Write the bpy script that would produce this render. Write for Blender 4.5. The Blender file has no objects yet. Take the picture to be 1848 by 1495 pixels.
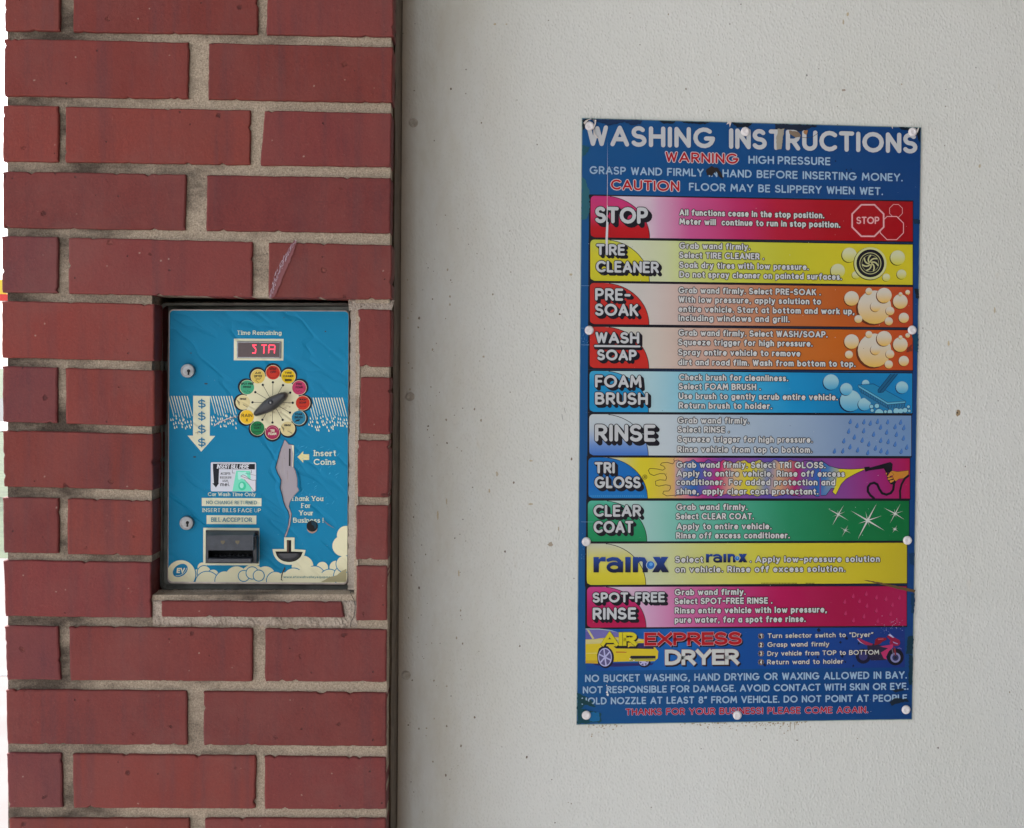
import bpy, bmesh, math, random
from mathutils import Vector, Matrix

S = bpy.context.scene
COL = S.collection
R = math.radians

# ------------------------------------------------------------------ camera
# The photograph is 1848 x 1495; the optical axis meets it right of centre
# (it is a crop), hence the lens shift.
W, H, F, PX, PY = 1848.0, 1495.0, 2700.0, 1121.0, 747.5
CAM = Vector((0.49311322, -1.59715431, 1.33312188))
AX = Vector((0.99575313, -0.09142176, 0.01085189))     # right
AY = Vector((0.09170423, 0.99535623, -0.02926286))     # forward
AZ = Vector((-0.00812624, 0.03013375, 0.99951284))     # up
cd = bpy.data.cameras.new("Camera")
cd.sensor_fit = 'HORIZONTAL'
cd.sensor_width = 36.0
cd.lens = F / W * 36.0
cd.shift_x = (W / 2 - PX) / W
cd.clip_start, cd.clip_end = 0.05, 2000
cam = bpy.data.objects.new("Camera", cd)
COL.objects.link(cam)
m3 = Matrix((AX, AZ, -AY)).transposed()
cam.matrix_world = Matrix.Translation(CAM) @ m3.to_4x4()
S.camera = cam

# ------------------------------------------------------------------ light
SUN_EL, SUN_AZ = 52.0, 28.0       # azimuth: degrees from +Y towards -X
world = bpy.data.worlds.new("World")
S.world = world
world.use_nodes = True
wn = world.node_tree.nodes
sky = wn.new("ShaderNodeTexSky")
sky.sky_type = 'NISHITA'
sky.sun_disc = False
sky.sun_elevation = R(SUN_EL)
sky.sun_rotation = R(-SUN_AZ)
sky.air_density, sky.dust_density, sky.ozone_density = 1.0, 2.5, 1.0
wn["Background"].inputs[1].default_value = 0.15
bw_ = wn.new("ShaderNodeRGBToBW")            # high thin overcast: most of the blue is washed out
mx_ = wn.new("ShaderNodeMix"); mx_.data_type = 'RGBA'; mx_.inputs[0].default_value = 0.72
world.node_tree.links.new(sky.outputs[0], bw_.inputs[0])
world.node_tree.links.new(sky.outputs[0], mx_.inputs[6])
world.node_tree.links.new(bw_.outputs[0], mx_.inputs[7])
world.node_tree.links.new(mx_.outputs[2], wn["Background"].inputs[0])
sd = bpy.data.lights.new("Sun", 'SUN')
sd.energy = 1.3
sd.angle = R(12)
sd.color = (1.0, 0.95, 0.87)
sun = bpy.data.objects.new("Sun", sd)
COL.objects.link(sun)
to_sun = Vector((-math.sin(R(SUN_AZ)) * math.cos(R(SUN_EL)), math.cos(R(SUN_AZ)) * math.cos(R(SUN_EL)), math.sin(R(SUN_EL))))
sun.rotation_euler = to_sun.to_track_quat('Z', 'Y').to_euler()
sun.location = to_sun * 20
S.view_settings.view_transform = 'Standard'
S.view_settings.look = 'None'
S.view_settings.gamma = 1.0
S.view_settings.exposure = 2.27

# ------------------------------------------------------------------ helpers
def lin(c):
    c /= 255.0
    return c / 12.92 if c <= 0.04045 else ((c + 0.055) / 1.055) ** 2.4
GAIN = 1.20
def ink(r, g, b, k=1.0):
    """pigment that photographs as this 8-bit colour under the bay's soft light"""
    return tuple(min(0.82, max(0.006, lin(v) * GAIN * k)) for v in (r, g, b)) + (1.0,)
def mixc(a, b, t):
    return tuple(a[i] + (b[i] - a[i]) * t for i in range(3)) + (1.0,)
def ramp(stops, x):
    if x <= stops[0][0]: return stops[0][1]
    for (x0, c0), (x1, c1) in zip(stops, stops[1:]):
        if x <= x1: return mixc(c0, c1, (x - x0) / (x1 - x0))
    return stops[-1][1]

def P(x, y, plane):
    """point of the vertical plane Y = plane seen at photo position x, y"""
    d = AX * ((x - PX) / F) + AY - AZ * ((y - PY) / F)
    return CAM + d * ((plane - CAM.y) / d.y)

def setp(o, label=None, cat=None, group=None, kind=None):
    if label: o["label"] = label
    if cat: o["category"] = cat
    if group: o["group"] = group
    if kind: o["kind"] = kind
    return o
def empty(name, loc, label, cat, group=None):
    o = bpy.data.objects.new(name, None)
    o.empty_display_size = 0.05
    COL.objects.link(o)
    o.location = loc
    return setp(o, label, cat, group)
def wloc(o):
    v = Vector((0, 0, 0))
    while o is not None:
        v += o.location
        o = o.parent
    return v

class MB:
    def __init__(s): s.v, s.f, s.c = [], [], []
    def vert(s, p, c=(0.5, 0.5, 0.5, 1)):
        s.v.append(Vector(p)); s.c.append(c); return len(s.v) - 1
    def face(s, pts, c=(0.5, 0.5, 0.5, 1)):
        s.f.append([s.vert(p, c) for p in pts])
    def px(s, pts, plane, c):
        s.f.append([s.vert(P(x, y, plane), c(x, y) if callable(c) else c) for x, y in pts])
    def box(s, x0, x1, y0, y1, z0, z1, c=(0.5, 0.5, 0.5, 1)):
        i = [s.vert((x, y, z), c) for x in (x0, x1) for y in (y0, y1) for z in (z0, z1)]
        for q in ((0, 1, 3, 2), (4, 6, 7, 5), (0, 4, 5, 1), (2, 3, 7, 6), (0, 2, 6, 4), (1, 5, 7, 3)):
            s.f.append([i[k] for k in q])
    def rings(s, rs, c, cap0=False, cap1=True, closed=True):
        ids = [[s.vert(p, c) for p in r] for r in rs]
        n = len(ids[0])
        for a, b in zip(ids, ids[1:]):
            for k in range(n if closed else n - 1):
                s.f.append([a[k], a[(k + 1) % n], b[(k + 1) % n], b[k]])
        if cap0: s.f.append(list(reversed(ids[0])))
        if cap1: s.f.append(ids[-1])
    def slab(s, outline, yf, yb, bev=0.0, c=(0.5, 0.5, 0.5, 1), inset=1.0):
        """outline in photo px at plane yf, extruded back to yb, front edge eased"""
        w = [P(x, y, yf) for x, y in outline]
        cx = sum(outline[i][0] for i in range(len(outline))) / len(outline)
        cy = sum(outline[i][1] for i in range(len(outline))) / len(outline)
        back = [Vector((p.x, yb, p.z)) for p in w]
        rs = [back]
        if bev > 0:
            rs.append([Vector((p.x, yf + bev, p.z)) for p in w])
            inn = []
            for x, y in outline:
                l = math.hypot(x - cx, y - cy) or 1
                sx = max(abs(q[0] - cx) for q in outline); sy = max(abs(q[1] - cy) for q in outline)
                inn.append(P(x - inset * (x - cx) / sx, y - inset * (y - cy) / sy, yf))
            rs.append([p + (q - p) * 0.3 + Vector((0, -0.0 , 0)) for p, q in zip(rs[-1], inn)])
            rs[-1] = [Vector((p.x, yf + bev * 0.3, p.z)) for p in rs[-1]]
            rs.append(inn)
        else:
            rs.append(w)
        s.rings(rs, c)
    def lathe(s, cen, prof, c, n=20):
        """cen: world point on the base plane; prof: (radius, distance towards the viewer) in metres"""
        rs = []
        for r, d in prof:
            rs.append([cen + Vector((math.cos(2 * math.pi * k / n) * r, -d, math.sin(2 * math.pi * k / n) * r)) for k in range(n)])
        s.rings(rs, c)
    def build(s, name, mat, parent=None, smooth=False, label=None, kind=None):
        me = bpy.data.meshes.new(name)
        off = wloc(parent) if parent else Vector((0, 0, 0))
        me.from_pydata([tuple(p - off) for p in s.v], [], s.f)
        a = me.color_attributes.new("Col", 'FLOAT_COLOR', 'POINT')
        a.data.foreach_set("color", [x for c in s.c for x in c])
        me.materials.append(mat)
        if smooth:
            me.polygons.foreach_set("use_smooth", [True] * len(me.polygons))
        me.update()
        o = bpy.data.objects.new(name, me)
        COL.objects.link(o)
        if parent: o.parent = parent
        if label: o["label"] = label
        if kind: o["kind"] = kind
        return o

def rrect(x0, y0, x1, y1, r, n=5, dx=0.0, dyr=0.0):
    """rounded rectangle in px (clockwise on screen); dx leans the bottom, dyr drops the right side"""
    pts = []
    for cx, cy, a in ((x0 + r, y0 + r, 180), (x1 - r, y0 + r, 270), (x1 - r, y1 - r, 0), (x0 + r, y1 - r, 90)):
        for k in range(n + 1):
            t = R(a + 90.0 * k / n)
            pts.append((cx + r * math.cos(t), cy + r * math.sin(t)))
    return [(x + dx * (y - y0) / (y1 - y0), y + dyr * (x - x0) / (x1 - x0)) for x, y in pts]
def circ(x, y, r, n=24, ry=None, a0=0, a1=360):
    ry = ry or r
    m = n if a1 - a0 >= 360 else n + 1
    return [(x + r * math.cos(R(a0 + (a1 - a0) * k / n)), y + ry * math.sin(R(a0 + (a1 - a0) * k / n))) for k in range(m)]
def clip(poly, reg):
    """Sutherland-Hodgman against a convex region given clockwise on screen"""
    out = poly
    for i in range(len(reg)):
        a, b = reg[i], reg[(i + 1) % len(reg)]
        def side(p): return (b[0] - a[0]) * (p[1] - a[1]) - (b[1] - a[1]) * (p[0] - a[0])
        src, out = out, []
        for j in range(len(src)):
            p, q = src[j - 1], src[j]
            sp, sq = side(p), side(q)
            if (sp >= 0) != (sq >= 0):
                t = sp / (sp - sq)
                out.append((p[0] + (q[0] - p[0]) * t, p[1] + (q[1] - p[1]) * t))
            if sq >= 0: out.append(q)
        if not out: return []
    return out

# ------------------------------------------------------------------ lettering: skeletons drawn with a round or square pen
def E_(cx, cy, rx, ry, a0, a1, n=None):
    n = n or max(4, int(abs(a1 - a0) / 22))
    return [(cx + rx * math.cos(R(a0 + (a1 - a0) * k / n)), cy + ry * math.sin(R(a0 + (a1 - a0) * k / n))) for k in range(n + 1)]
X = 0.68
G = {
 'A': [[(0, 0), (.38, 1), (.76, 0)], [(.13, .31), (.63, .31)]],
 'B': [[(0, 0), (0, 1), (.3, 1)] + E_(.3, .77, .25, .23, 80, -90) + [(0, .54)], [(.3, .54)] + E_(.33, .27, .28, .27, 80, -90) + [(0, 0)]],
 'C': [E_(.46, .5, .46, .5, 48, 312)],
 'D': [[(0, 0), (0, 1), (.24, 1)] + E_(.26, .5, .46, .5, 85, -85) + [(.24, 0), (0, 0)]],
 'E': [[(.5, 1), (0, 1), (0, 0), (.5, 0)], [(0, .52), (.45, .52)]],
 'F': [[(.5, 1), (0, 1), (0, 0)], [(0, .5), (.43, .5)]],
 'G': [E_(.46, .5, .46, .5, 50, 345) + [(.92, .46), (.56, .46)]],
 'H': [[(0, 0), (0, 1)], [(.64, 0), (.64, 1)], [(0, .52), (.64, .52)]],
 'I': [[(0, 0), (0, 1)]],
 'J': [[(.42, 1), (.42, .24)] + E_(.21, .23, .21, .23, -10, -170)],
 'K': [[(0, 0), (0, 1)], [(.56, 1), (.04, .48)], [(.2, .6), (.6, 0)]],
 'L': [[(0, 1), (0, 0), (.46, 0)]],
 'M': [[(0, 0), (.09, 1), (.43, .28), (.77, 1), (.86, 0)]],
 'N': [[(0, 0), (0, 1), (.64, 0), (.64, 1)]],
 'O': [E_(.49, .5, .49, .5, 90, 450)],
 'P': [[(0, 0), (0, 1), (.28, 1)] + E_(.3, .72, .27, .28, 85, -85) + [(.28, .44), (0, .44)]],
 'Q': [E_(.49, .5, .49, .5, 90, 450), [(.6, .3), (.92, -.05)]],
 'R': [[(0, 0), (0, 1), (.28, 1)] + E_(.3, .73, .27, .27, 85, -85) + [(.28, .46), (0, .46)], [(.28, .46), (.58, 0)]],
 'S': [E_(.29, .75, .26, .25, 35, 265, 12) + E_(.29, .25, .3, .25, 85, -150, 12)],
 'T': [[(0, 1), (.62, 1)], [(.31, 1), (.31, 0)]],
 'U': [[(0, 1), (0, .3)] + E_(.31, .3, .31, .3, 190, 350) + [(.62, .3), (.62, 1)]],
 'V': [[(0, 1), (.36, 0), (.72, 1)]],
 'W': [[(0, 1), (.22, 0), (.45, .94), (.68, 0), (.9, 1)]],
 'X': [[(0, 0), (.66, 1)], [(0, 1), (.66, 0)]],
 'Y': [[(0, 1), (.34, .46), (.68, 1)], [(.34, .46), (.34, 0)]],
 'Z': [[(0, 1), (.58, 1), (0, 0), (.6, 0)]],
 'a': [E_(.25, .33, .25, .33, 0, 360), [(.5, X), (.5, 0)]],
 'b': [[(0, 1), (0, 0)], E_(.25, .33, .25, .33, 180, 540)],
 'c': [E_(.26, .34, .26, .34, 50, 310)],
 'd': [[(.5, 1), (.5, 0)], E_(.25, .33, .25, .33, 0, 360)],
 'e': [[(.02, .36), (.5, .36)] + E_(.26, .34, .25, .34, 10, 315)],
 'f': [[(.36, .98), (.27, 1), (.19, .95), (.15, .82), (.15, 0)], [(0, X), (.34, X)]],
 'g': [E_(.25, .35, .25, .32, 0, 360), [(.5, X), (.5, -.05)] + E_(.26, -.05, .24, .22, 0, -150)],
 'h': [[(0, 1), (0, 0)], [(0, .4)] + E_(.22, .42, .22, .25, 160, 0) + [(.44, 0)]],
 'i': [[(0, 0), (0, X)], [(0, .95), (0, .97)]],
 'j': [[(.14, X), (.14, -.1), (.08, -.25), (-.02, -.25)], [(.14, .95), (.14, .97)]],
 'k': [[(0, 1), (0, 0)], [(.4, X), (.03, .3)], [(.14, .4), (.44, 0)]],
 'l': [[(0, 0), (0, 1)]],
 'm': [[(0, X), (0, 0)], [(0, .42)] + E_(.19, .44, .19, .23, 160, 0) + [(.38, 0)], [(.38, .42)] + E_(.57, .44, .19, .23, 160, 0) + [(.76, 0)]],
 'n': [[(0, X), (0, 0)], [(0, .4)] + E_(.22, .42, .22, .25, 160, 0) + [(.44, 0)]],
 'o': [E_(.27, .34, .27, .34, 90, 450)],
 'p': [[(0, X), (0, -.28)], E_(.25, .34, .25, .33, 180, 540)],
 'q': [[(.5, X), (.5, -.28)], E_(.25, .34, .25, .33, 0, 360)],
 'r': [[(0, X), (0, 0)], [(0, .4)] + E_(.2, .42, .2, .25, 165, 70)],
 's': [E_(.2, .51, .17, .17, 30, 265, 8) + E_(.2, .17, .19, .17, 85, -150, 8)],
 't': [[(.15, .92), (.15, .16), (.2, .03), (.32, 0)], [(0, X), (.32, X)]],
 'u': [[(0, X), (0, .24)] + E_(.22, .24, .22, .24, 190, 350) + [(.44, .3)], [(.44, X), (.44, 0)]],
 'v': [[(0, X), (.25, 0), (.5, X)]],
 'w': [[(0, X), (.2, 0), (.4, .62), (.6, 0), (.8, X)]],
 'x': [[(0, 0), (.46, X)], [(0, X), (.46, 0)]],
 'y': [[(0, X), (.25, .02)], [(.5, X), (.16, -.28), (.02, -.26)]],
 'z': [[(0, X), (.42, X), (0, 0), (.44, 0)]],
 '0': [E_(.31, .5, .31, .5, 90, 450)],
 '1': [[(0, .8), (.2, 1), (.2, 0)]],
 '2': [E_(.28, .72, .27, .28, 160, -20) + [(.45, .5), (0, 0), (.56, 0)]],
 '3': [E_(.26, .76, .24, .24, 150, -80), E_(.26, .26, .28, .27, 80, -150)],
 '4': [[(.42, 0), (.42, 1), (0, .3), (.56, .3)]],
 '5': [[(.5, 1), (.08, 1), (.04, .55)] + E_(.27, .31, .27, .31, 120, -150)],
 '6': [E_(.29, .3, .28, .3, 0, 360), [(.45, 1), (.1, .55), (.02, .3)]],
 '7': [[(0, 1), (.52, 1), (.16, 0)]],
 '8': [E_(.28, .76, .23, .24, 90, 450), E_(.28, .27, .28, .27, 90, 450)],
 '9': [E_(.28, .7, .27, .3, 0, 360), [(.55, .7), (.45, .35), (.15, 0)]],
 '.': [[(0, 0), (0, .03)]],
 ',': [[(.06, .02), (0, -.16)]],
 '!': [[(0, .3), (0, 1)], [(0, 0), (0, .03)]],
 '-': [[(0, .45), (.34, .45)]],
 '/': [[(0, -.1), (.4, 1.05)]],
 "'": [[(.04, 1), (0, .8)]],
 '"': [[(.06, 1), (0, .8)], [(.26, 1), (.2, .8)]],
 '&': [[(.6, 0), (.12, .72)] + E_(.28, .82, .16, .18, 200, -20) + [(.06, .36)] + E_(.24, .22, .22, .22, 150, 300) + [(.58, .4)]],
 '$': [E_(.29, .72, .26, .22, 30, 265, 10) + E_(.29, .28, .28, .22, 85, -150, 10), [(.29, -.12), (.29, 1.12)]],
 '*': [[(0, .42), (.02, .42)]],
}
def split_corners(pts, lim=40):
    out, cur = [], [pts[0]]
    for i in range(1, len(pts)):
        cur.append(pts[i])
        if i < len(pts) - 1:
            a = (pts[i][0] - pts[i - 1][0], pts[i][1] - pts[i - 1][1])
            b = (pts[i + 1][0] - pts[i][0], pts[i + 1][1] - pts[i][1])
            la, lb = math.hypot(*a), math.hypot(*b)
            if la > 1e-6 and lb > 1e-6:
                d = max(-1, min(1, (a[0] * b[0] + a[1] * b[1]) / la / lb))
                if math.degrees(math.acos(d)) > lim:
                    out.append(cur); cur = [pts[i]]
    out.append(cur)
    return out
def pen(mb, pts, w, plane, c, square=False):
    """one pen stroke in px as a strip with caps"""
    q = [pts[0]]
    for p in pts[1:]:
        if math.hypot(p[0] - q[-1][0], p[1] - q[-1][1]) > 1e-4: q.append(p)
    if len(q) < 2: q = [q[0], (q[0][0], q[0][1] - 0.01)]
    closed = math.hypot(q[0][0] - q[-1][0], q[0][1] - q[-1][1]) < 1e-3 and len(q) > 3
    if closed: q = q[:-1]
    n, h = len(q), w / 2
    def unit(a, b):
        l = math.hypot(b[0] - a[0], b[1] - a[1]) or 1
        return ((b[0] - a[0]) / l, (b[1] - a[1]) / l)
    L, Rr = [], []
    for i in range(n):
        if closed: d0, d1 = unit(q[i - 1], q[i]), unit(q[i], q[(i + 1) % n])
        else:
            d0 = unit(q[i - 1], q[i]) if i else unit(q[0], q[1])
            d1 = unit(q[i], q[i + 1]) if i < n - 1 else d0
        nx, ny = -(d0[1] + d1[1]), d0[0] + d1[0]
        l = math.hypot(nx, ny) or 1
        nx, ny = nx / l, ny / l
        cs = max(0.42, nx * -d0[1] + ny * d0[0])
        L.append((q[i][0] + nx * h / cs, q[i][1] + ny * h / cs))
        Rr.append((q[i][0] - nx * h / cs, q[i][1] - ny * h / cs))
    if square and not closed:
        for i, d in ((0, -1), (n - 1, 1)):
            u = unit(q[0], q[1]) if i == 0 else unit(q[-2], q[-1])
            L[i] = (L[i][0] + d * u[0] * h, L[i][1] + d * u[1] * h)
            Rr[i] = (Rr[i][0] + d * u[0] * h, Rr[i][1] + d * u[1] * h)
    def vid(p): return mb.vert(P(p[0], p[1], plane), c(*p) if callable(c) else c)
    a, b = [vid(p) for p in L], [vid(p) for p in Rr]
    for i in range(n if closed else n - 1):
        j = (i + 1) % n
        mb.f.append([a[i], a[j], b[j], b[i]])
    if not closed and not square:
        k = 6
        for end, ia, ib in ((0, a[0], b[0]), (n - 1, b[-1], a[-1])):
            p0 = L[0] if end == 0 else Rr[-1]
            s = math.atan2(p0[1] - q[end][1], p0[0] - q[end][0])
            arc = [vid((q[end][0] + h * math.cos(s + math.pi * t / k), q[end][1] + h * math.sin(s + math.pi * t / k))) for t in range(1, k)]
            mb.f.append([ia] + arc + [ib])

STAG = 0.000006
def text(mb, s, xl, xr, yb, h, w, plane, c, grow=0.0, dx=0.0, dy=0.0, slope=0.0, sp=0.30, spc=0.36, square=False, serif=False, italic=0.0, hw=None):
    """s between xl and xr, baseline yb at xl, cap height h, pen width w (all px)"""
    lay, x = [], 0.0
    sp_ = sp
    for ch in s:
        if ch == ' ': x += spc; continue
        g = G[ch]
        lo = min(p[0] for st in g for p in st); hi = max(p[0] for st in g for p in st)
        lay.append((ch, x - lo)); x += hi - lo + sp_
    tot = max(0.02, x - sp_)
    hs = h - w
    sx = (xr - xl - w) / tot if tot > 0.03 else hs
    for gi, (ch, ox) in enumerate(lay):
        k = 0
        for st in G[ch]:
            pts = []
            for (gx, gy) in st:
                X_ = xl + w / 2 + (gx + ox) * sx + italic * gy * hs
                Y_ = yb - w / 2 - gy * hs
                pts.append((X_ + dx, Y_ + dy + slope * (X_ - xl)))
            segs = split_corners(pts, 75 if square else 40)
            if square: segs = [pts] if True else segs
            for q in segs:
                ww = w
                if serif and len(q) >= 2:
                    dxx, dyy = abs(q[-1][0] - q[0][0]), abs(q[-1][1] - q[0][1])
                    ww = w * (0.62 if dyy < dxx * 0.6 else 1.0)
                pen(mb, q, ww + 2 * grow, plane - STAG * (k + 8 * (gi % 2)), c, square); k += 1
            if serif:
                for e, nb in ((pts[0], pts[1]), (pts[-1], pts[-2])):
                    if abs(e[1] - nb[1]) > abs(e[0] - nb[0]) * 1.3 and len(st) < 8 and ch not in '.!,*':
                        pen(mb, [(e[0] - w * 1.05, e[1]), (e[0] + w * 1.05, e[1])], w * 0.5 + 2 * grow, plane - STAG * (k + 8 * (gi % 2)), c); k += 1

# ------------------------------------------------------------------ materials
def new_mat(name):
    m = bpy.data.materials.new(name)
    m.use_nodes = True
    nt = m.node_tree
    b = nt.nodes["Principled BSDF"]
    return m, nt, b
def N(nt, typ, **kw):
    n = nt.nodes.new(typ)
    for k, v in kw.items():
        if k in n.inputs: n.inputs[k].default_value = v
        else: setattr(n, k, v)
    return n
def L_(nt, a, b): nt.links.new(a, b)
def coords(nt, scale=(1, 1, 1)):
    tc = N(nt, "ShaderNodeNewGeometry")
    mp = N(nt, "ShaderNodeMapping")
    mp.inputs["Scale"].default_value = scale
    L_(nt, tc.outputs["Position"], mp.inputs["Vector"])
    return mp.outputs[0]
def noise(nt, vec, scale, detail=3, rough=0.55):
    n = N(nt, "ShaderNodeTexNoise")
    n.inputs["Scale"].default_value = scale
    n.inputs["Detail"].default_value = detail
    n.inputs["Roughness"].default_value = rough
    L_(nt, vec, n.inputs["Vector"])
    return n.outputs["Fac"]
def crange(nt, fac, a, b, lo=0.0, hi=1.0):
    n = N(nt, "ShaderNodeMapRange")
    n.clamp = True
    for i, v in enumerate((a, b, lo, hi)): n.inputs[1 + i].default_value = v
    L_(nt, fac, n.inputs[0])
    return n.outputs[0]
def mix(nt, fac, a, b, mode='MIX'):
    n = N(nt, "ShaderNodeMix", data_type='RGBA', blend_type=mode)
    for sock, v in ((n.inputs[0], fac), (n.inputs[6], a), (n.inputs[7], b)):
        if hasattr(v, "is_linked") or hasattr(v, "links"): L_(nt, v, sock)
        else: sock.default_value = v
    return n.outputs[2]
def math_(nt, op, a, b=0.0):
    n = N(nt, "ShaderNodeMath", operation=op)
    for sock, v in ((n.inputs[0], a), (n.inputs[1], b)):
        if hasattr(v, "links"): L_(nt, v, sock)
        else: sock.default_value = v
    return n.outputs[0]
def bump(nt, bsdf, h, dist, strength=1.0, prev=None):
    n = N(nt, "ShaderNodeBump")
    n.inputs["Strength"].default_value = strength
    n.inputs["Distance"].default_value = dist
    L_(nt, h, n.inputs["Height"])
    if prev is not None: L_(nt, prev, n.inputs["Normal"])
    L_(nt, n.outputs[0], bsdf.inputs["Normal"])
    return n.outputs[0]
def attr(nt):
    n = N(nt, "ShaderNodeAttribute", attribute_name="Col")
    return n.outputs["Color"]

def mat_flat(name, rgb, rough=0.5, metal=0.0, spec=0.5, var=0.12, vs=60, bmp=0.0):
    m, nt, b = new_mat(name)
    f = noise(nt, coords(nt), vs, 5)
    c = mix(nt, crange(nt, f, 0.3, 0.7), tuple(v * (1 - var) for v in rgb) + (1,), tuple(min(1, v * (1 + var)) for v in rgb) + (1,))
    L_(nt, c, b.inputs["Base Color"])
    b.inputs["Roughness"].default_value = rough
    b.inputs["Metallic"].default_value = metal
    b.inputs["Specular IOR Level"].default_value = spec
    if bmp: bump(nt, b, f, bmp)
    return m

def mat_print(name, rough=0.36, spec=0.12, wear=0.05, crease=0.0):
    m, nt, b = new_mat(name)
    a = attr(nt)
    f = noise(nt, coords(nt), 9, 6, 0.6)
    c = mix(nt, crange(nt, f, 0.35, 0.75, 0.0, wear), a, (0.16, 0.165, 0.16, 1))
    g = noise(nt, coords(nt), 700, 2)
    sp = crange(nt, g, 0.76, 0.80, 0.0, 0.45)
    c = mix(nt, sp, c, (0.62, 0.62, 0.6, 1))
    L_(nt, c, b.inputs["Base Color"])
    b.inputs["Roughness"].default_value = rough
    b.inputs["Specular IOR Level"].default_value = spec
    L_(nt, crange(nt, f, 0.3, 0.8, rough - 0.08, rough + 0.2), b.inputs["Roughness"])
    if crease:
        mp = N(nt, "ShaderNodeMapping"); mp.inputs["Rotation"].default_value = (0, R(-38), 0); L_(nt, coords(nt), mp.inputs["Vector"])
        mq = N(nt, "ShaderNodeMapping"); mq.inputs["Scale"].default_value = (6, 1, 17); L_(nt, mp.outputs[0], mq.inputs["Vector"])
        w1 = noise(nt, mq.outputs[0], 1.0, 3)
        r1 = crange(nt, math_(nt, 'ABSOLUTE', math_(nt, 'SUBTRACT', w1, 0.5)), 0.0, 0.035)
        w2 = noise(nt, coords(nt, (9, 1, 13)), 1.3, 2)
        bump(nt, b, math_(nt, 'ADD', r1, math_(nt, 'MULTIPLY', w2, 2.2)), crease)
    return m

M_print = mat_print("printed enamel")
M_decal = mat_print("vinyl decal", rough=0.40, spec=0.08, wear=0.05, crease=0.0008)

# brick: colour per brick, fired streaks, flecks and pits
M_brick, nt, b = new_mat("red brick")
a = attr(nt)
st = noise(nt, coords(nt, (55, 8, 3)), 1.0, 4, 0.6)
c = mix(nt, crange(nt, st, 0.49, 0.64, 0.0, 0.62), a, (0.088, 0.031, 0.036, 1))
st2 = noise(nt, coords(nt, (22, 8, 10)), 1.0, 5, 0.65)
c = mix(nt, crange(nt, st2, 0.35, 0.7, 0.0, 0.55), c, (0.215, 0.043, 0.034, 1))
fine = noise(nt, coords(nt), 420, 3, 0.7)
c = mix(nt, crange(nt, fine, 0.35, 0.7), mix(nt, 1.0, c, (0.90, 0.90, 0.90, 1), 'MULTIPLY'), mix(nt, 1.0, c, (1.12, 1.10, 1.08, 1), 'MULTIPLY'))
vo = N(nt, "ShaderNodeTexVoronoi"); vo.inputs["Scale"].default_value = 95
L_(nt, coords(nt), vo.inputs["Vector"])
cellr = N(nt, "ShaderNodeSeparateColor"); L_(nt, vo.outputs["Color"], cellr.inputs[0])
rare = crange(nt, cellr.outputs[0], 0.72, 0.74)
dot = crange(nt, math_(nt, "ADD", vo.outputs["Distance"], math_(nt, "MULTIPLY", math_(nt, "SUBTRACT", fine, 0.5), 0.25)), 0.05, 0.11, 1.0, 0.0)
pale = math_(nt, 'MULTIPLY', math_(nt, 'MULTIPLY', rare, dot), crange(nt, cellr.outputs[1], 0.45, 0.5))
dark = math_(nt, 'MULTIPLY', math_(nt, 'MULTIPLY', rare, dot), crange(nt, cellr.outputs[1], 0.5, 0.45))
c = mix(nt, math_(nt, 'MULTIPLY', pale, 0.5), c, (0.42, 0.33, 0.27, 1))
c = mix(nt, math_(nt, 'MULTIPLY', dark, 0.75), c, (0.045, 0.025, 0.025, 1))
hz = noise(nt, coords(nt, (14, 6, 14)), 1.0, 5, 0.7)
c = mix(nt, crange(nt, hz, 0.42, 0.75, 0.0, 0.5), c, (0.178, 0.054, 0.047, 1))
dr_ = noise(nt, coords(nt, (26, 8, 420)), 1.0, 3, 0.6)
drag = math_(nt, 'MULTIPLY', crange(nt, dr_, 0.66, 0.72), crange(nt, noise(nt, coords(nt), 13, 2), 0.52, 0.62))
c = mix(nt, math_(nt, 'MULTIPLY', drag, 0.6), c, (0.095, 0.026, 0.024, 1))
ff = noise(nt, coords(nt), 190, 5, 0.75)
c = mix(nt, crange(nt, ff, 0.62, 0.74, 0.0, 0.40), c, (0.30, 0.13, 0.11, 1))
c = mix(nt, crange(nt, ff, 0.36, 0.27, 0.0, 0.45), c, (0.085, 0.026, 0.026, 1))
vp = N(nt, "ShaderNodeTexVoronoi"); vp.inputs["Scale"].default_value = 46
L_(nt, coords(nt), vp.inputs["Vector"])
pc_ = N(nt, "ShaderNodeSeparateColor"); L_(nt, vp.outputs["Color"], pc_.inputs[0])
pdist = math_(nt, 'ADD', vp.outputs["Distance"], math_(nt, 'MULTIPLY', math_(nt, 'SUBTRACT', ff, 0.5), 0.45))
pit = math_(nt, 'MULTIPLY', crange(nt, pc_.outputs[0], 0.74, 0.76), crange(nt, pdist, 0.03, 0.13, 1.0, 0.0))
c = mix(nt, math_(nt, 'MULTIPLY', pit, 0.55), c, mix(nt, crange(nt, pc_.outputs[1], 0.45, 0.55), (0.060, 0.020, 0.020, 1), (0.27, 0.072, 0.055, 1)))
gr = noise(nt, coords(nt), 6, 5, 0.7)
c = mix(nt, crange(nt, gr, 0.52, 0.8, 0.0, 0.30), c, (0.17, 0.10, 0.09, 1))
L_(nt, c, b.inputs["Base Color"])
b.inputs["Roughness"].default_value = 0.7
b.inputs["Specular IOR Level"].default_value = 0.25
wv = noise(nt, coords(nt, (30, 30, 12)), 1.0, 4)
hgt = math_(nt, 'ADD', math_(nt, 'ADD', math_(nt, 'MULTIPLY', fine, 0.35), math_(nt, 'SUBTRACT', math_(nt, 'MULTIPLY', ff, 0.9), math_(nt, 'MULTIPLY', pit, 2.2))), math_(nt, 'SUBTRACT', math_(nt, 'MULTIPLY', wv, 1.5), math_(nt, 'MULTIPLY', dark, 1.5)))
bump(nt, b, hgt, 0.0006)

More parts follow.
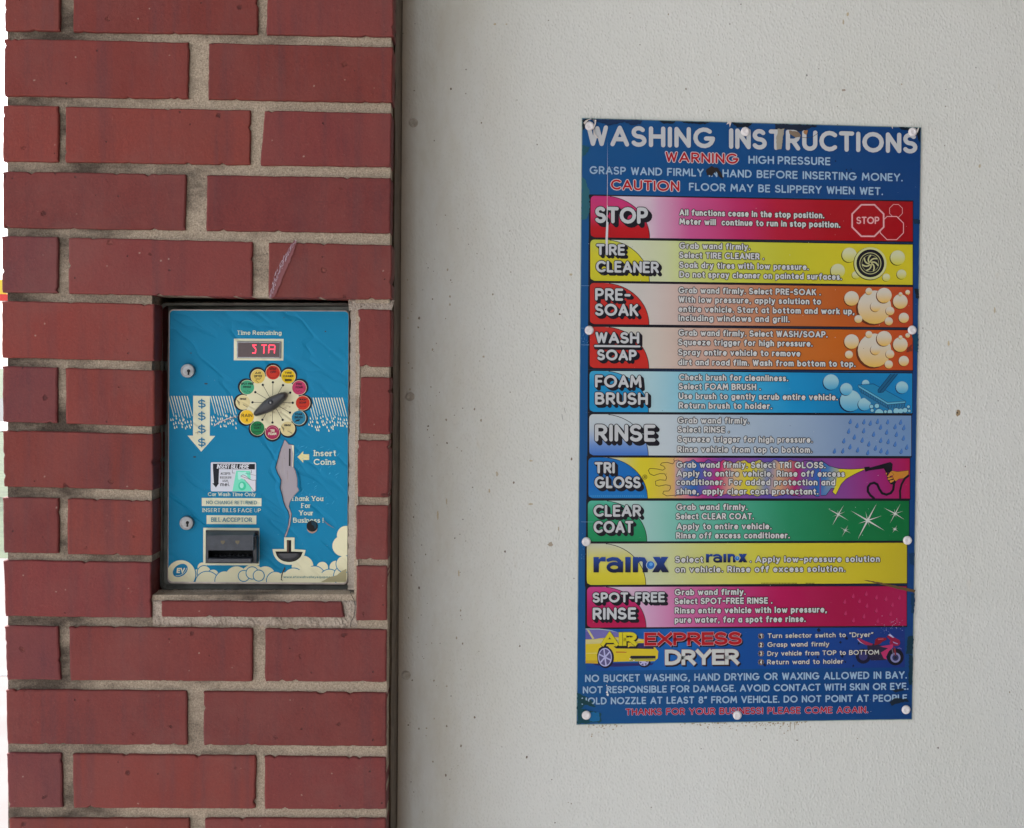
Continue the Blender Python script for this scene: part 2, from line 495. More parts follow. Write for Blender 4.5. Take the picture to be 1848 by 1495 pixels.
def mat_mortar(name, pale, dirty, amt):
    m, nt, b = new_mat(name)
    f = noise(nt, coords(nt), 620, 4, 0.8)
    g = noise(nt, coords(nt, (1, 1, 2.2)), 9, 5, 0.65)
    sx_ = N(nt, "ShaderNodeSeparateXYZ"); L_(nt, coords(nt), sx_.inputs[0])
    soil = math_(nt, 'ADD', g, crange(nt, sx_.outputs[0], 0.0, 0.36, 0.15, -0.10)) if amt else g
    c = mix(nt, crange(nt, soil, 0.55 - amt, 0.78 - amt), pale + (1,), dirty + (1,))
    c = mix(nt, crange(nt, f, 0.3, 0.72), mix(nt, 1.0, c, (0.50, 0.48, 0.46, 1), 'MULTIPLY'), mix(nt, 1.0, c, (1.35, 1.34, 1.32, 1), 'MULTIPLY'))
    f2 = noise(nt, coords(nt), 260, 4, 0.7)
    c = mix(nt, crange(nt, f2, 0.60, 0.72, 0.0, 0.55), c, (0.06, 0.05, 0.042, 1))
    L_(nt, c, b.inputs["Base Color"])
    b.inputs["Roughness"].default_value = 0.95
    b.inputs["Specular IOR Level"].default_value = 0.15
    bump(nt, b, math_(nt, 'ADD', f, math_(nt, 'MULTIPLY', f2, 1.4)), 0.0016)
    return m
M_mortar = mat_mortar("grey mortar", (0.52, 0.43, 0.33), (0.12, 0.095, 0.075), 0.06)
M_grout = mat_mortar("smeared grout", (0.50, 0.42, 0.35), (0.34, 0.27, 0.21), 0.0)

# pebbled plastic wall panel
M_panel, nt, b = new_mat("pebbled white wall panel")
geo = N(nt, "ShaderNodeNewGeometry")
sep = N(nt, "ShaderNodeSeparateXYZ"); L_(nt, geo.outputs["Position"], sep.inputs[0])
big = noise(nt, coords(nt), 3.0, 4)
base = mix(nt, crange(nt, big, 0.35, 0.7), (0.670, 0.672, 0.620, 1), (0.705, 0.707, 0.670, 1))
edge = crange(nt, sep.outputs[0], 0.3975, 0.52, 1.0, 0.0)
stn = noise(nt, coords(nt, (18, 1, 6)), 1.0, 5, 0.7)
stain = math_(nt, 'MULTIPLY', crange(nt, stn, 0.35, 0.75), crange(nt, sep.outputs[0], 0.40, 0.54, 0.70, 0.03))
base = mix(nt, stain, base, (0.50, 0.43, 0.29, 1))
rust = crange(nt, sep.outputs[0], 0.3975, 0.416, 0.8, 0.0)
base = mix(nt, rust, base, (0.30, 0.21, 0.13, 1))
vo = N(nt, "ShaderNodeTexVoronoi"); vo.inputs["Scale"].default_value = 85
L_(nt, coords(nt, (1, 0.0, 1)), vo.inputs["Vector"])
sc = N(nt, "ShaderNodeSeparateColor"); L_(nt, vo.outputs["Color"], sc.inputs[0])
thr = math_(nt, 'ADD', sc.outputs[0], math_(nt, 'MULTIPLY', edge, 0.20))
speck = math_(nt, 'MULTIPLY', crange(nt, thr, 0.90, 0.905), crange(nt, vo.outputs["Distance"], 0.05, 0.085, 1.0, 0.0))
base = mix(nt, math_(nt, 'MULTIPLY', speck, 0.75), base, (0.13, 0.095, 0.06, 1))
run = noise(nt, coords(nt, (60, 1, 14)), 1.0, 3, 0.6)
base = mix(nt, crange(nt, run, 0.70, 0.80, 0.0, 0.30), base, (0.55, 0.44, 0.27, 1))
L_(nt, base, b.inputs["Base Color"])
b.inputs["Roughness"].default_value = 0.40
b.inputs["Specular IOR Level"].default_value = 0.4
pv = N(nt, "ShaderNodeTexVoronoi", feature='SMOOTH_F1'); pv.inputs["Scale"].default_value = 1.0
pv.inputs["Smoothness"].default_value = 0.35
wob = N(nt, "ShaderNodeTexNoise"); wob.inputs["Scale"].default_value = 0.5; wob.inputs["Detail"].default_value = 1
L_(nt, coords(nt, (250, 0.0, 170)), wob.inputs["Vector"])
warp = N(nt, "ShaderNodeVectorMath", operation='ADD')
L_(nt, coords(nt, (330, 0.0, 215)), warp.inputs[0]); L_(nt, wob.outputs["Color"], warp.inputs[1])
L_(nt, warp.outputs[0], pv.inputs["Vector"])
peb = math_(nt, 'ADD', crange(nt, pv.outputs["Distance"], 0.05, 0.55, 1.0, 0.0), math_(nt, 'MULTIPLY', noise(nt, coords(nt, (520, 1, 330)), 1.0, 1), 0.5))
bump(nt, b, peb, 0.00045, 0.8)

M_dark = mat_flat("dark recess", (0.02, 0.018, 0.016), 0.9, var=0.4)
M_tray = mat_flat("weathered steel", (0.15, 0.155, 0.14), 0.5, 0.3, var=0.35, vs=45, bmp=0.0004)
M_doorrim = mat_flat("worn aluminium edge", (0.50, 0.42, 0.38), 0.45, 0.3, var=0.25, vs=70)
M_black = mat_flat("black moulded plastic", (0.030, 0.032, 0.040), 0.42, var=0.25, vs=160, bmp=0.0002)
M_knob = mat_flat("charcoal knob plastic", (0.028, 0.027, 0.029), 0.33, var=0.2, vs=120, bmp=0.0002)
M_steel = mat_flat("scuffed steel", (0.27, 0.27, 0.275), 0.42, 0.9, var=0.2, vs=220)
M_bare = mat_flat("bare metal under decal", (0.62, 0.58, 0.60), 0.5, 0.25, var=0.12, vs=130)
M_hole = mat_flat("black opening", (0.008, 0.008, 0.009), 0.9, var=0.2)
M_rivet = mat_flat("white nylon rivet", (0.78, 0.74, 0.74), 0.38, var=0.06, vs=500)
M_rivet2 = mat_flat("dirty cream rivet", (0.43, 0.38, 0.31), 0.5, var=0.2, vs=300)
M_trim_shade = mat_flat("dirty trim with painted shade", (0.115, 0.080, 0.050), 0.85, var=0.35, vs=40, bmp=0.0015)
M_glass = mat_flat("smoked display window", (0.075, 0.045, 0.050), 0.18, var=0.1)
M_alloy = mat_flat("sign sheet metal", (0.20, 0.30, 0.28), 0.5, 0.2, var=0.3, vs=90)
m, nt, b = new_mat("red display segments")
b.inputs["Base Color"].default_value = (0.5, 0.02, 0.04, 1)
b.inputs["Emission Color"].default_value = (1.0, 0.035, 0.075, 1)
b.inputs["Emission Strength"].default_value = 0.55
M_led = m
M_conc = mat_flat("broom finished concrete", (0.46, 0.44, 0.43), 0.85, var=0.14, vs=3, bmp=0.002)
M_drive = mat_flat("worn pinkish paving", (0.17, 0.145, 0.14), 0.85, var=0.15, vs=2, bmp=0.003)
M_asph = mat_flat("asphalt", (0.055, 0.055, 0.057), 0.9, var=0.25, vs=5, bmp=0.003)
M_grass = mat_flat("mown grass", (0.05, 0.07, 0.03), 0.9, var=0.4, vs=4, bmp=0.01)
M_white = mat_flat("white paint", (0.78, 0.78, 0.76), 0.6, var=0.06)
M_roof = mat_flat("painted steel soffit", (0.36, 0.36, 0.35), 0.6, var=0.06, vs=3)
M_yellow = mat_flat("yellow sign face", (0.85, 0.58, 0.04), 0.4, var=0.05)
M_red = mat_flat("red sign face", (0.75, 0.04, 0.03), 0.4, var=0.05)
M_post = mat_flat("galvanised post", (0.45, 0.46, 0.47), 0.45, 0.6, var=0.15)

# ------------------------------------------------------------------ ground and the rest of the bay
def plane_obj(name, x0, x1, y0, y1, z, mat):
    mb = MB(); mb.face([(x0, y0, z), (x1, y0, z), (x1, y1, z), (x0, y1, z)])
    return setp(mb.build(name, mat), kind='structure')
plane_obj("ground", -400, 400, -400, 400, -0.02, M_grass)
plane_obj("concrete_apron", -9.0, 30.0, -14.0, 0.6, -0.006, M_conc)
plane_obj("driveway", -9.0, 30.0, 0.6, 9.0, -0.0065, M_drive)
plane_obj("road", -18.0, -10.5, -300, 300, -0.010, M_asph)
plane_obj("pavement", -10.5, -9.0, -300, 300, -0.002, M_conc)

# bay roof resting on the dividing wall and on a second wall opposite
rf = empty("bay_roof", (0.0, -2.0, 2.75), "pale painted steel soffit spanning the wash bay above the brick pier", "roof")
mb = MB(); mb.box(-0.25, 7.0, -4.5, 0.36, 2.75, 2.80); mb.build("soffit", M_roof, rf)
mb = MB(); mb.box(-0.33, -0.252, -4.5, 0.36, 2.70, 3.15); mb.build("fascia", M_white, rf)
mb = MB(); mb.box(-0.248, 7.0, -4.5, 0.36, 2.803, 3.10); mb.build("deck", M_post, rf)
fw = empty("opposite_bay_wall", (3.5, -4.45, 0), "plain pale wall on the far side of the wash bay behind the viewer", "wall")
mb = MB(); mb.box(1.3, 7.0, -4.5, -4.4, 0.0, 2.747); mb.build("wall_panel", M_roof, fw)
ew = empty("bay_end_light_block", (7.05, -2.0, 0), "unseen dark wall added at the deep end of the wash bay to block light", "wall")  # out of view, added and kept dark to hold light off the pier's side
mb = MB(); mb.box(7.003, 7.1, -4.5, 0.36, 0.0, 2.747); mb.build("wall_panel", M_drive, ew)
mb = MB(); mb.box(0.9, 1.297, -4.5, -4.12, 0.0, 2.747, (0.27, 0.068, 0.062, 1)); mb.build("brick_end", M_brick, fw)

# ------------------------------------------------------------------ brick pier
rnd = random.Random(7)
pier = empty("brick_pier", (0.2, 0.07, 0), "red brick pier with pale mortar joints and the blue coin box set into it", "brick pier")
ROWS = [  # (top y at x=50, top y at x=690, bottom at 50, bottom at 690, bricks (xl_top, xl_bot, xr_top, xr_bot))
 (-46, -32, 56, 66.5, [(8, 8, 109, 108), (133, 131, 466, 465), (484, 480, 713, 711)]),
 (70, 84.5, 174, 185, [(7, 7, 341, 339), (377, 375, 710, 708)]),
 (190.4, 204, 292, 301.5, [(5, 4, 106, 105), (118, 117, 453, 451), (478, 469, 707, 705)]),
 (310, 321, 412, 421, [(4, 4, 336, 334), (373, 371, 706, 704)]),
 (427, 442, 529, 540.5, [(3, 3, 105, 104), (124, 123, 456, 455), (485, 484, 708, 707)]),
 (544, 559, 647, 662.6, [(3, 3, 279, 278), (646, 648, 706, 705)]),
 (661.7, 682, 763, 784, [(4, 4, 104, 103), (118, 118, 279, 279), (651, 649, 705, 704)]),
 (778, 795, 879.5, 898, [(5, 6, 277, 276), (646, 645, 703, 702)]),
 (898.6, 913, 999, 1011, [(4, 6, 106, 105), (122, 121, 276, 275), (643, 642, 701, 700)]),
 (1012, 1022, 1113, 1121, [(6, 9, 273, 273), (643, 642, 699, 698)]),
 (1130.6, 1137, 1228, 1232, [(8, 12, 105, 109), (124, 126, 456, 455), (478, 478, 698, 697)]),
 (1245.6, 1251, 1344, 1348, [(10, 12, 337, 338), (367, 367, 698, 697)]),
 (1360, 1368, 1458.5, 1461.7, [(12, 14, 111, 113), (131, 132, 462, 460), (477, 477, 697, 697)]),
 (1477.6, 1478, 1575, 1577, [(16, 17, 342, 341), (370, 370, 697, 697)]),
]
BD = 0.095
def brick_col(r):
    t = r.random()
    base = (0.176, 0.032, 0.024) if t < 0.6 else (0.150, 0.030, 0.027)
    k = r.uniform(0.84, 1.16)
    return (base[0] * k, base[1] * k * r.uniform(0.94, 1.06), base[2] * k * r.uniform(0.95, 1.08), 1)
def add_brick(mb, TL, TR, BR, BL, c, r, chips=True):
    """irregular brick: front outline with nibbled arrises, eased edge, body behind"""
    out = []
    cen = (TL + TR + BR + BL) / 4
    for a, b_ in ((TL, TR), (TR, BR), (BR, BL), (BL, TL)):
        ln = (b_ - a).length
        n = max(6, int(ln / 0.0035))
        nrm = (cen - (a + b_) / 2); nrm -= nrm.project(b_ - a); nrm.normalize()
        wob = 0.0
        bite = 0
        for k in range(n):
            p = a.lerp(b_, k / n)
            wob = wob * 0.75 + r.uniform(-0.00022, 0.00022)
            d = wob
            if k and chips and r.random() < 0.035: d += r.uniform(0.0006, 0.0020)
            if k == 0: d = 0.0006
            out.append((p + nrm * d, nrm))
    n = len(out)
    yo = r.uniform(-0.0006, 0.0006)
    tilt = r.uniform(-0.004, 0.004)
    fy = lambda p: yo + tilt * (p.x - cen.x)
    back = [Vector((p.x, BD, p.z)) for p, q in out]
    r1 = [Vector((p.x, 0.0022 + fy(p), p.z)) for p, q in out]
    r2 = [Vector((p.x + q.x * 0.0006, 0.0006 + fy(p), p.z + q.z * 0.0006)) for p, q in out]
    ins = r.uniform(0.0014, 0.0022)
    r3 = []
    for i, (p, q) in enumerate(out):
        v = Vector((p.x, 0, p.z)) + (q * ins)
        # pull corner columns in along both sides
        q2 = out[i - 1][1]
        if (q2 - q).length > 0.5: v = Vector((p.x, 0, p.z)) + (q + q2) * ins
        r3.append(Vector((v.x, fy(p), v.z)))
    mb.rings([back, r1, r2, r3], c)
bk = MB()
def rowy(row, x, bot=False):
    a, b_ = (row[2], row[3]) if bot else (row[0], row[1])
    return a + (b_ - a) * (x - 50) / 640.0
for ri, row in enumerate(ROWS):
    for (xlt, xlb, xrt, xrb) in row[4]:
        c = brick_col(rnd)
        if ri in (4, 6, 10, 12) and xrt < 130: c = (0.128, 0.032, 0.035, 1)
        if xlt > 600: c = (0.152, 0.029, 0.026, 1)
        q4 = [P(xlt, rowy(row, xlt), 0), P(xrt, rowy(row, xrt), 0), P(xrb, rowy(row, xrb, True), 0), P(xlb, rowy(row, xlb, True), 0)]
        for v_ in q4: v_.x = min(v_.x, 0.3958)
        add_brick(bk, *q4, c, rnd)
# the slim cut brick below the coin box
add_brick(bk, P(291, 1085, 0), P(617, 1086.5, 0), P(622, 1115, 0), P(291, 1113.5, 0), (0.140, 0.029, 0.026, 1), rnd)
# courses above and below the picture
ztop = P(300, ROWS[0][0] + 3, 0).z
zbot = P(300, ROWS[-1][2], 0).z
def plain_course(zb, k):
    segs = [(0.002, 0.194), (0.216, 0.392)] if k % 2 == 0 else [(0.002, 0.060), (0.072, 0.264), (0.278, 0.392)]
    for x0, x1 in segs:
        add_brick(bk, Vector((x0, 0, zb + 0.0575)), Vector((x1, 0, zb + 0.0575)), Vector((x1, 0, zb)), Vector((x0, 0, zb)), brick_col(rnd), rnd, False)
z, k = ztop + 0.010, 0
while z + 0.0575 < 2.747:
    plain_course(z, k); z += 0.0677; k += 1
z, k = zbot - 0.0677, 1
while z > -0.01:
    plain_course(z, k); z -= 0.0677; k += 1
bk.build("brickwork", M_brick, pier)
# mortar body with the opening for the coin box
hx0, hx1 = P(279, 800, 0).x, P(640, 800, 0).x
hz1, hz0 = P(450, 541, 0).z, P(450, 1075, 0).z
mo = MB()
MY = 0.0052
x0m, x1m = 0.0020, 0.3932
mo.box(x0m, hx0 - 0.004, MY, 0.30, 0.0, 2.745)
mo.box(hx1, x1m, MY, 0.30, 0.0, 2.745)
mo.box(hx0 - 0.0038, hx1 - 0.0002, MY, 0.30, hz1 + 0.003, 2.745)
mo.box(hx0 - 0.0038, hx1 - 0.0002, MY, 0.30, 0.0, hz0)
mo.box(hx0 - 0.0038, hx1 - 0.0002, 0.12, 0.30, hz0 + 0.0002, hz1 + 0.0028)
mo.build("mortar", M_mortar, pier)
# smeared grout round the coin box: right strip, bottom strip
def ragged(pts, amp, r, step=4.0):
    out = []
    for i in range(len(pts)):
        a, b_ = pts[i], pts[(i + 1) % len(pts)]
        n = max(1, int(math.hypot(b_[0] - a[0], b_[1] - a[1]) / step))
        for k in range(n):
            t = k / n
            out.append((a[0] + (b_[0] - a[0]) * t + r.uniform(-amp, amp), a[1] + (b_[1] - a[1]) * t + r.uniform(-amp, amp)))
    return out
gm = MB()
def strip(mb, left, right, y0, y1, r, n=60, amp=0.9, bulge=0.0015):
    """grout bead between two near-vertical lines; ragged sides, domed face"""
    prev = None
    for k in range(n + 1):
        t = k / n
        yy = left[1] + (left[3] - left[1]) * t
        yr = right[1] + (right[3] - right[1]) * t
        xl = left[0] + (left[2] - left[0]) * t + r.uniform(-amp, amp)
        xr_ = right[0] + (right[2] - right[0]) * t + r.uniform(-amp, amp)
        col = []
        for j in range(6):
            u = j / 5
            dep = y0 + (y1 - y0) * u - bulge * math.sin(math.pi * u) + r.uniform(-0.0004, 0.0004)
            col.append(mb.vert(P(xl + (xr_ - xl) * u, yy + (yr - yy) * u, dep)))
        if prev:
            for j in range(5): mb.f.append([prev[j], prev[j + 1], col[j + 1], col[j]])
        prev = col
strip(gm, (633, 545, 627.5, 1064), (650, 548, 645, 1066), 0.034, 0.0030, rnd, 110, 1.1)
# bottom bead (runs horizontally)
def strip_h(mb, top, bot, y0, y1, r, n=80, amp=0.8, bulge=0.0012):
    prev = None
    for k in range(n + 1):
        t = k / n
        x = top[0] + (top[2] - top[0]) * t; xb = bot[0] + (bot[2] - bot[0]) * t
        ya = top[1] + (top[3] - top[1]) * t + r.uniform(-amp, amp)
        yb = bot[1] + (bot[3] - bot[1]) * t + r.uniform(-amp, amp)
        col = []
        for j in range(6):
            u = j / 5
            dep = y0 + (y1 - y0) * u - bulge * math.sin(math.pi * u) + r.uniform(-0.0004, 0.0004)
            col.append(mb.vert(P(x + (xb - x) * u, ya + (yb - ya) * u, dep)))
        if prev:
            for j in range(5): mb.f.append([prev[j], prev[j + 1], col[j + 1], col[j]])
        prev = col
NP = 16
prev = None
for k in range(120):
    x = 276 + 369 * k / 119.0
    ya = 1064.5 + rnd.uniform(-0.8, 0.8); yb = 1130.5 + (3 if x > 560 else 0) + rnd.uniform(-1.5, 1.5)
    col = []
    for j in range(NP):
        u = j / (NP - 1)
        dep = 0.0030 + 0.034 * max(0.0, 1 - u / 0.34) ** 1.6 + rnd.uniform(-0.0005, 0.0005) + 0.0022 * max(0.0, (u - 0.93) / 0.07)
        if u > 0.34: dep += 0.0012 * math.sin(x * 0.11) * math.sin(u * 9)
        col.append(gm.vert(P(x, ya + (yb - ya) * u, dep)))
    if prev:
        for j in range(NP - 1): gm.f.append([prev[j], prev[j + 1], col[j + 1], col[j]])
    prev = col
strip_h(gm, (628, 541, 712, 542), (630, 561, 707, 560), 0.0075, 0.0030, rnd, 30, 1.0, 0.001)
gm.build("grout_smear", M_grout, pier)
ck = MB()
crk = [(631, 1066), (634, 1074), (639, 1082), (641, 1092), (640, 1104), (638, 1114), (634, 1122), (632.5, 1131)]
pen(ck, [(x + rnd.uniform(-0.6, 0.6), y) for x, y in crk], 1.1, 0.0012, (0.03, 0.025, 0.02, 1));
ck.build("grout_crack", M_hole, pier)
# scuffed lilac paint mark on a brick
sm = MB()
pts = [(531, 434), (536, 436), (532, 448), (524, 470), (512, 495), (503, 520), (496, 534), (490, 539), (486, 537), (492, 515), (505, 490), (517, 458), (526, 440)]
sm.px(ragged(pts, 0.9, rnd, 2.5), -0.0012, ink(118, 72, 74))
for k in range(230):
    t = rnd.random()
    cx_ = 533 + (489 - 533) * t + 10 * math.sin(t * 3.1) * -0.6 + rnd.uniform(-3.2, 3.2) * (0.5 + math.sin(t * 3.0) * 0.8)
    cy_ = 436 + (536 - 436) * t
    l_, w2 = rnd.uniform(1.5, 7), rnd.uniform(0.25, 0.7)
    sm.px([(cx_ - w2, cy_ - l_ / 2), (cx_ + w2 + l_ * -0.10, cy_ - l_ / 2), (cx_ - l_ * 0.35 + w2, cy_ + l_ / 2), (cx_ - l_ * 0.35, cy_ + l_ / 2)], -0.0014 - k * 0.000004, ink(*rnd.choice(((160, 142, 152), (142, 112, 122), (176, 164, 172), (112, 72, 78)))))
sm.build("paint_scuff", M_print, pier)

# ------------------------------------------------------------------ white wall panel
WY = 0.14
wall = empty("bay_wall", (2.0, WY, 0), "off-white pebbled wall panel with brown-stained edge beside the brick pier", "wall")
mb = MB(); mb.box(0.3975, 5.0, WY, 0.27, 0.0, 2.745); mb.build("wall_panel", M_panel, wall)
mb = MB()
# corner trim, dirty, extended forward and darkened as painted shade over the brick side
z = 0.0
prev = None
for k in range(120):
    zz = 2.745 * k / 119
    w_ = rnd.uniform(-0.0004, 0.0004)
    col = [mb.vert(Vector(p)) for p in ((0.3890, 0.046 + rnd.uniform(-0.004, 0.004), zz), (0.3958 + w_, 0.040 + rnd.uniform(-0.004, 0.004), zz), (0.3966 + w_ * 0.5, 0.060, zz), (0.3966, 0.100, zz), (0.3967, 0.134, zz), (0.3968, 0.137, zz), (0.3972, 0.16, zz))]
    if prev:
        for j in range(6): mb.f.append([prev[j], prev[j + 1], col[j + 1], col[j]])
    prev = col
mb.build("corner_trim_shade", M_trim_shade, wall)
def rivet(parent, x, y, plane, mat, r=0.0052, hgt=0.0024):
    cen = P(x, y, plane)
    mb = MB()
    mb.lathe(cen, [(r, 0.0), (r, hgt * 0.25), (r * 0.93, hgt * 0.6), (r * 0.78, hgt * 0.85), (r * 0.52, hgt), (r * 0.44, hgt * 0.94), (r * 0.36, hgt * 0.70), (r * 0.28, hgt * 0.80), (r * 0.16, hgt * 0.80), (r * 0.10, hgt * 0.5)], (0.5, 0.5, 0.5, 1), 24)
    return mb.build("rivet", mat, parent, smooth=True)
for x, y in ((746, 222), (740, 716), (733, 1219)):
    rivet(wall, x, y, WY, M_rivet2, 0.0054, 0.0026)

# spots, drips and dirt on the panel
dw = MB()
def spot(x, y, a, b_, c, k=0, n=10):
    dw.px(ragged(circ(x, y, a, n, b_), min(a, b_) * 0.3, rnd, max(1.0, a * 0.7)), WY - 0.00004 - k * 0.000004, c)
BRN, TAN, OCH = (0.085, 0.060, 0.040, 1), (0.50, 0.44, 0.33, 1), (0.56, 0.47, 0.31, 1)
spot(1729, 746, 4.4, 5.6, (0.34, 0.25, 0.15, 1)); spot(1727.5, 745, 1.6, 2.0, BRN, 1)
spot(993, 983, 4.5, 4.0, (0.40, 0.34, 0.26, 1)); spot(1523, 163, 3.4, 2.0, (0.36, 0.30, 0.24, 1)); spot(1456, 136, 1.4, 2.4, (0.28, 0.27, 0.25, 1)); spot(1693, 1350, 1.6, 1.8, (0.25, 0.22, 0.2, 1))
for x, y, a, b_ in ((1522, 40, 1.6, 5), (1530, 26, 2.0, 4), (958, 832, 3.6, 1.4), (897, 856, 2.2, 4.6), (883, 886, 1.6, 4), (958, 910, 4.2, 2.0), (1008, 955, 1.4, 4), (1030, 496, 3.2, 2.2), (1768, 300, 2.4, 3.4), (790, 930, 1.6, 9), (806, 905, 1.4, 6), (828, 1035, 1.4, 6), (893, 44, 2.2, 2), (914, 44, 1.6, 1.4), (1712, 620, 2, 5), (1795, 560, 1.6, 6)):
    spot(x, y, a, b_, mixc(TAN, OCH, rnd.random()))
for k in range(170):
    t = rnd.random()
    x = 735 + rnd.expovariate(1 / 75.0) if t < 0.75 else rnd.uniform(740, 1840)
    if x > 1846: continue
    y = rnd.uniform(380, 1490) if t < 0.75 else rnd.uniform(5, 1490)
    if 1036 < x < 1668 and 205 < y < 1312: continue
    r_ = rnd.choice((0.7, 0.8, 0.9, 1.0, 1.3, 1.7))
    spot(x, y, r_, r_ * rnd.uniform(0.7, 1.7), mixc(BRN, TAN, rnd.uniform(0.2, 0.9)), 2 + k % 5, 7)
for k in range(130):
    x = rnd.choice((rnd.gauss(1085, 14), rnd.gauss(1290, 42), rnd.gauss(1400, 30)))
    spot(x, 1309 - (x - 1040) * 0.0155 + rnd.expovariate(1 / 4.0), rnd.uniform(0.7, 1.7), rnd.uniform(0.7, 1.6), mixc((0.36, 0.27, 0.17, 1), TAN, rnd.uniform(0, 0.8)), 2 + k % 5, 7)
for x, l_ in ((1426, 13), (1434, 11)): dw.px([(x - 1, 1306), (x + 1.2, 1306), (x + 0.8, 1306 + l_), (x - 0.4, 1306 + l_)], WY - 0.00007, (0.46, 0.40, 0.30, 1))
for (x, y, l_) in ((1012, 624, 10), (1018, 736, 9), (1014, 748, 12)): pen(dw, [(x, y), (x + 2.2, y + l_)], 0.7, WY - 0.00006, (0.22, 0.22, 0.22, 1))
dw.build("dirt_spots", M_print, wall, kind="stuff")

# ------------------------------------------------------------------ coin box
YD = 0.035                                       # door face
LD = lambda k: YD - 0.0003 - k * 0.00001          # decal layers, 10 microns each
def q1(*a): return [(270 + x / 4.62, 530 + y / 4.62) for x, y in a]
def q2(*a): return [(270 + x / 4.62, 780 + y / 4.62) for x, y in a]
box = empty("coin_box", P(465, 805, YD), "weathered blue car wash coin box with torn decal and selector dial, set into red brick", "coin box")
mb = MB()
fo = rrect(289.5, 547, 632.5, 1065, 10, 6, dx=-1)
fi = rrect(293.5, 551.5, 631.5, 1062.5, 9, 6, dx=-1)
fj = rrect(296.5, 553.5, 631, 1055.0, 8, 6, dx=-1)
dfj = lambda p: 0.0435 if p[1] > 1040 or p[0] > 624 else 0.070
mb.rings([[Vector((P(*p, 0.0405).x, 0.118, P(*p, 0.0405).z)) for p in fo], [P(*p, 0.0405) for p in fo], [P(*p, 0.039) for p in fi], [P(*p, dfj(p)) for p in fj]], (1, 1, 1, 1))
mb.build("housing", M_tray, box)
door = MB()
door.slab(rrect(304, 558, 630.5, 1054, 9, 7, dx=-2.5, dyr=2.0), YD, 0.0690, 0.0015, inset=1.6)
door = door.build("door", M_doorrim, box)
DEC = rrect(306, 560.5, 629, 1050, 8, 6, dx=-2.5, dyr=2.0)
BLUE = ink(4, 114, 152)
CREAM = ink(205, 203, 176)
TXT = ink(190, 200, 180)
def poly(mb, pts, k, c, reg=None):
    if reg: pts = clip(pts, reg)
    if len(pts) > 2: mb.px(pts, LD(k), c)
dm = MB()
# decal sheet in a grid, so that print tone can vary across it
poly(dm, DEC, 0, BLUE)
# rain band
rr = random.Random(3)
for side in ((306, 345.5, 715), (381.5, 427, 715), (557, 628, 718)):
    x = side[0] - 12
    while x < side[1]:
        ln = rr.uniform(30, 41)
        p = [(x, side[2]), (x + 1.9, side[2]), (x + 1.9 + ln * 0.25, side[2] + ln), (x + 0.9 + ln * 0.25, side[2] + ln)]
        if p[0][0] > side[0] - 6 and p[2][0] < side[1] + 3: poly(dm, p, 2, CREAM, DEC)
        for j in range(3):
            dx_, dy_ = x + ln * 0.25 + rr.uniform(-1, 3) + j * 2.2, side[2] + ln + 6 + j * 6.5 + rr.uniform(-2, 2)
            if side[0] < dx_ < side[1]:
                poly(dm, [(dx_ - 1.0, dy_ - 4.4), (dx_ + 1.0, dy_ - 0.8), (dx_ + 1.2, dy_ + 0.4), (dx_ + 0.3, dy_ + 1.3), (dx_ - 0.8, dy_ + 0.8), (dx_ - 1.1, dy_ - 0.6)], 3, CREAM, DEC)
        x += 4.75
# dollar arrow
poly(dm, [(348.6, 714.5), (378.8, 715), (378.5, 786.8), (388.6, 787), (363, 815.5), (338.3, 786.5), (348.4, 786.5)], 4, CREAM)
# small coin arrow, cream boxes, frames
poly(dm, q2((1232, 208), (1282, 160), (1280, 185), (1330, 185), (1330, 232), (1280, 234), (1281, 256)), 4, ink(200, 192, 140))
for a in ((435, 549, 933, 617), (475, 694, 890, 767), (447, 798, 915, 1110)):
    poly(dm, q2((a[0], a[1]), (a[2], a[1] + 3), (a[2] - 1, a[3] + 2), (a[0], a[3])), 4, CREAM)
poly(dm, [(422.2, 611.5), (511.8, 612), (511.3, 651), (421.9, 650.5)], 4, CREAM)
# soap clouds
k = 5
for (x, y, r, ring) in ((440, 1128, 40, 0), (398, 1185, 40, 0), (455, 1172, 62, 1), (530, 1192, 52, 1), (480, 1262, 105, 1), (625, 1240, 85, 1), (725, 1215, 95, 0), (860, 1205, 100, 0), (965, 1205, 85, 0), (1050, 1240, 80, 1), (1275, 1120, 90, 0), (1200, 1225, 95, 1), (1130, 1250, 80, 0), (1290, 1230, 80, 1), (1440, 1130, 55, 1), (1555, 1128, 62, 1), (1375, 1205, 92, 1), (1500, 1230, 90, 1), (1620, 1200, 90, 1), (1625, 1100, 75, 1), (1640, 860, 78, 0), (1610, 950, 86, 0), (1330, 1250, 130, 0), (785, 1200, 50, 1), (855, 1175, 55, 1), (910, 1197, 50, 1), (262, 1188, 127, 1)):
    (px_, py_), = q2((x, y))
    rp = r / 4.62
    if ring:
        poly(dm, circ(px_, py_, rp, 30), k, BLUE, DEC); k += 1
        rp -= 1.55
    poly(dm, circ(px_, py_, rp, 30), k, ink(205, 200, 168), DEC); k += 1
# emblem in the corner
def tilt_ell(cx, cy, a, b_, ang, n=28):
    return [(cx + a * math.cos(R(t)) * math.cos(R(ang)) + b_ * math.sin(R(t)) * math.sin(R(ang)), cy - a * math.cos(R(t)) * math.sin(R(ang)) + b_ * math.sin(R(t)) * math.cos(R(ang))) for t in [360 * i / n for i in range(n)]]
poly(dm, tilt_ell(325.3, 1029.8, 14.8, 10.4, 35), k, ink(20, 110, 150)); k += 1
pen(dm, tilt_ell(325.3, 1029.8, 13.0, 7.6, 35)[2:13], 0.8, LD(k), CREAM)
text(dm, "EV", 318.5, 333, 1034.5, 9.2, 2.3, LD(k + 2), CREAM, sp=0.32, italic=0.12, square=True)
dm.build("decal_print", M_decal, door)

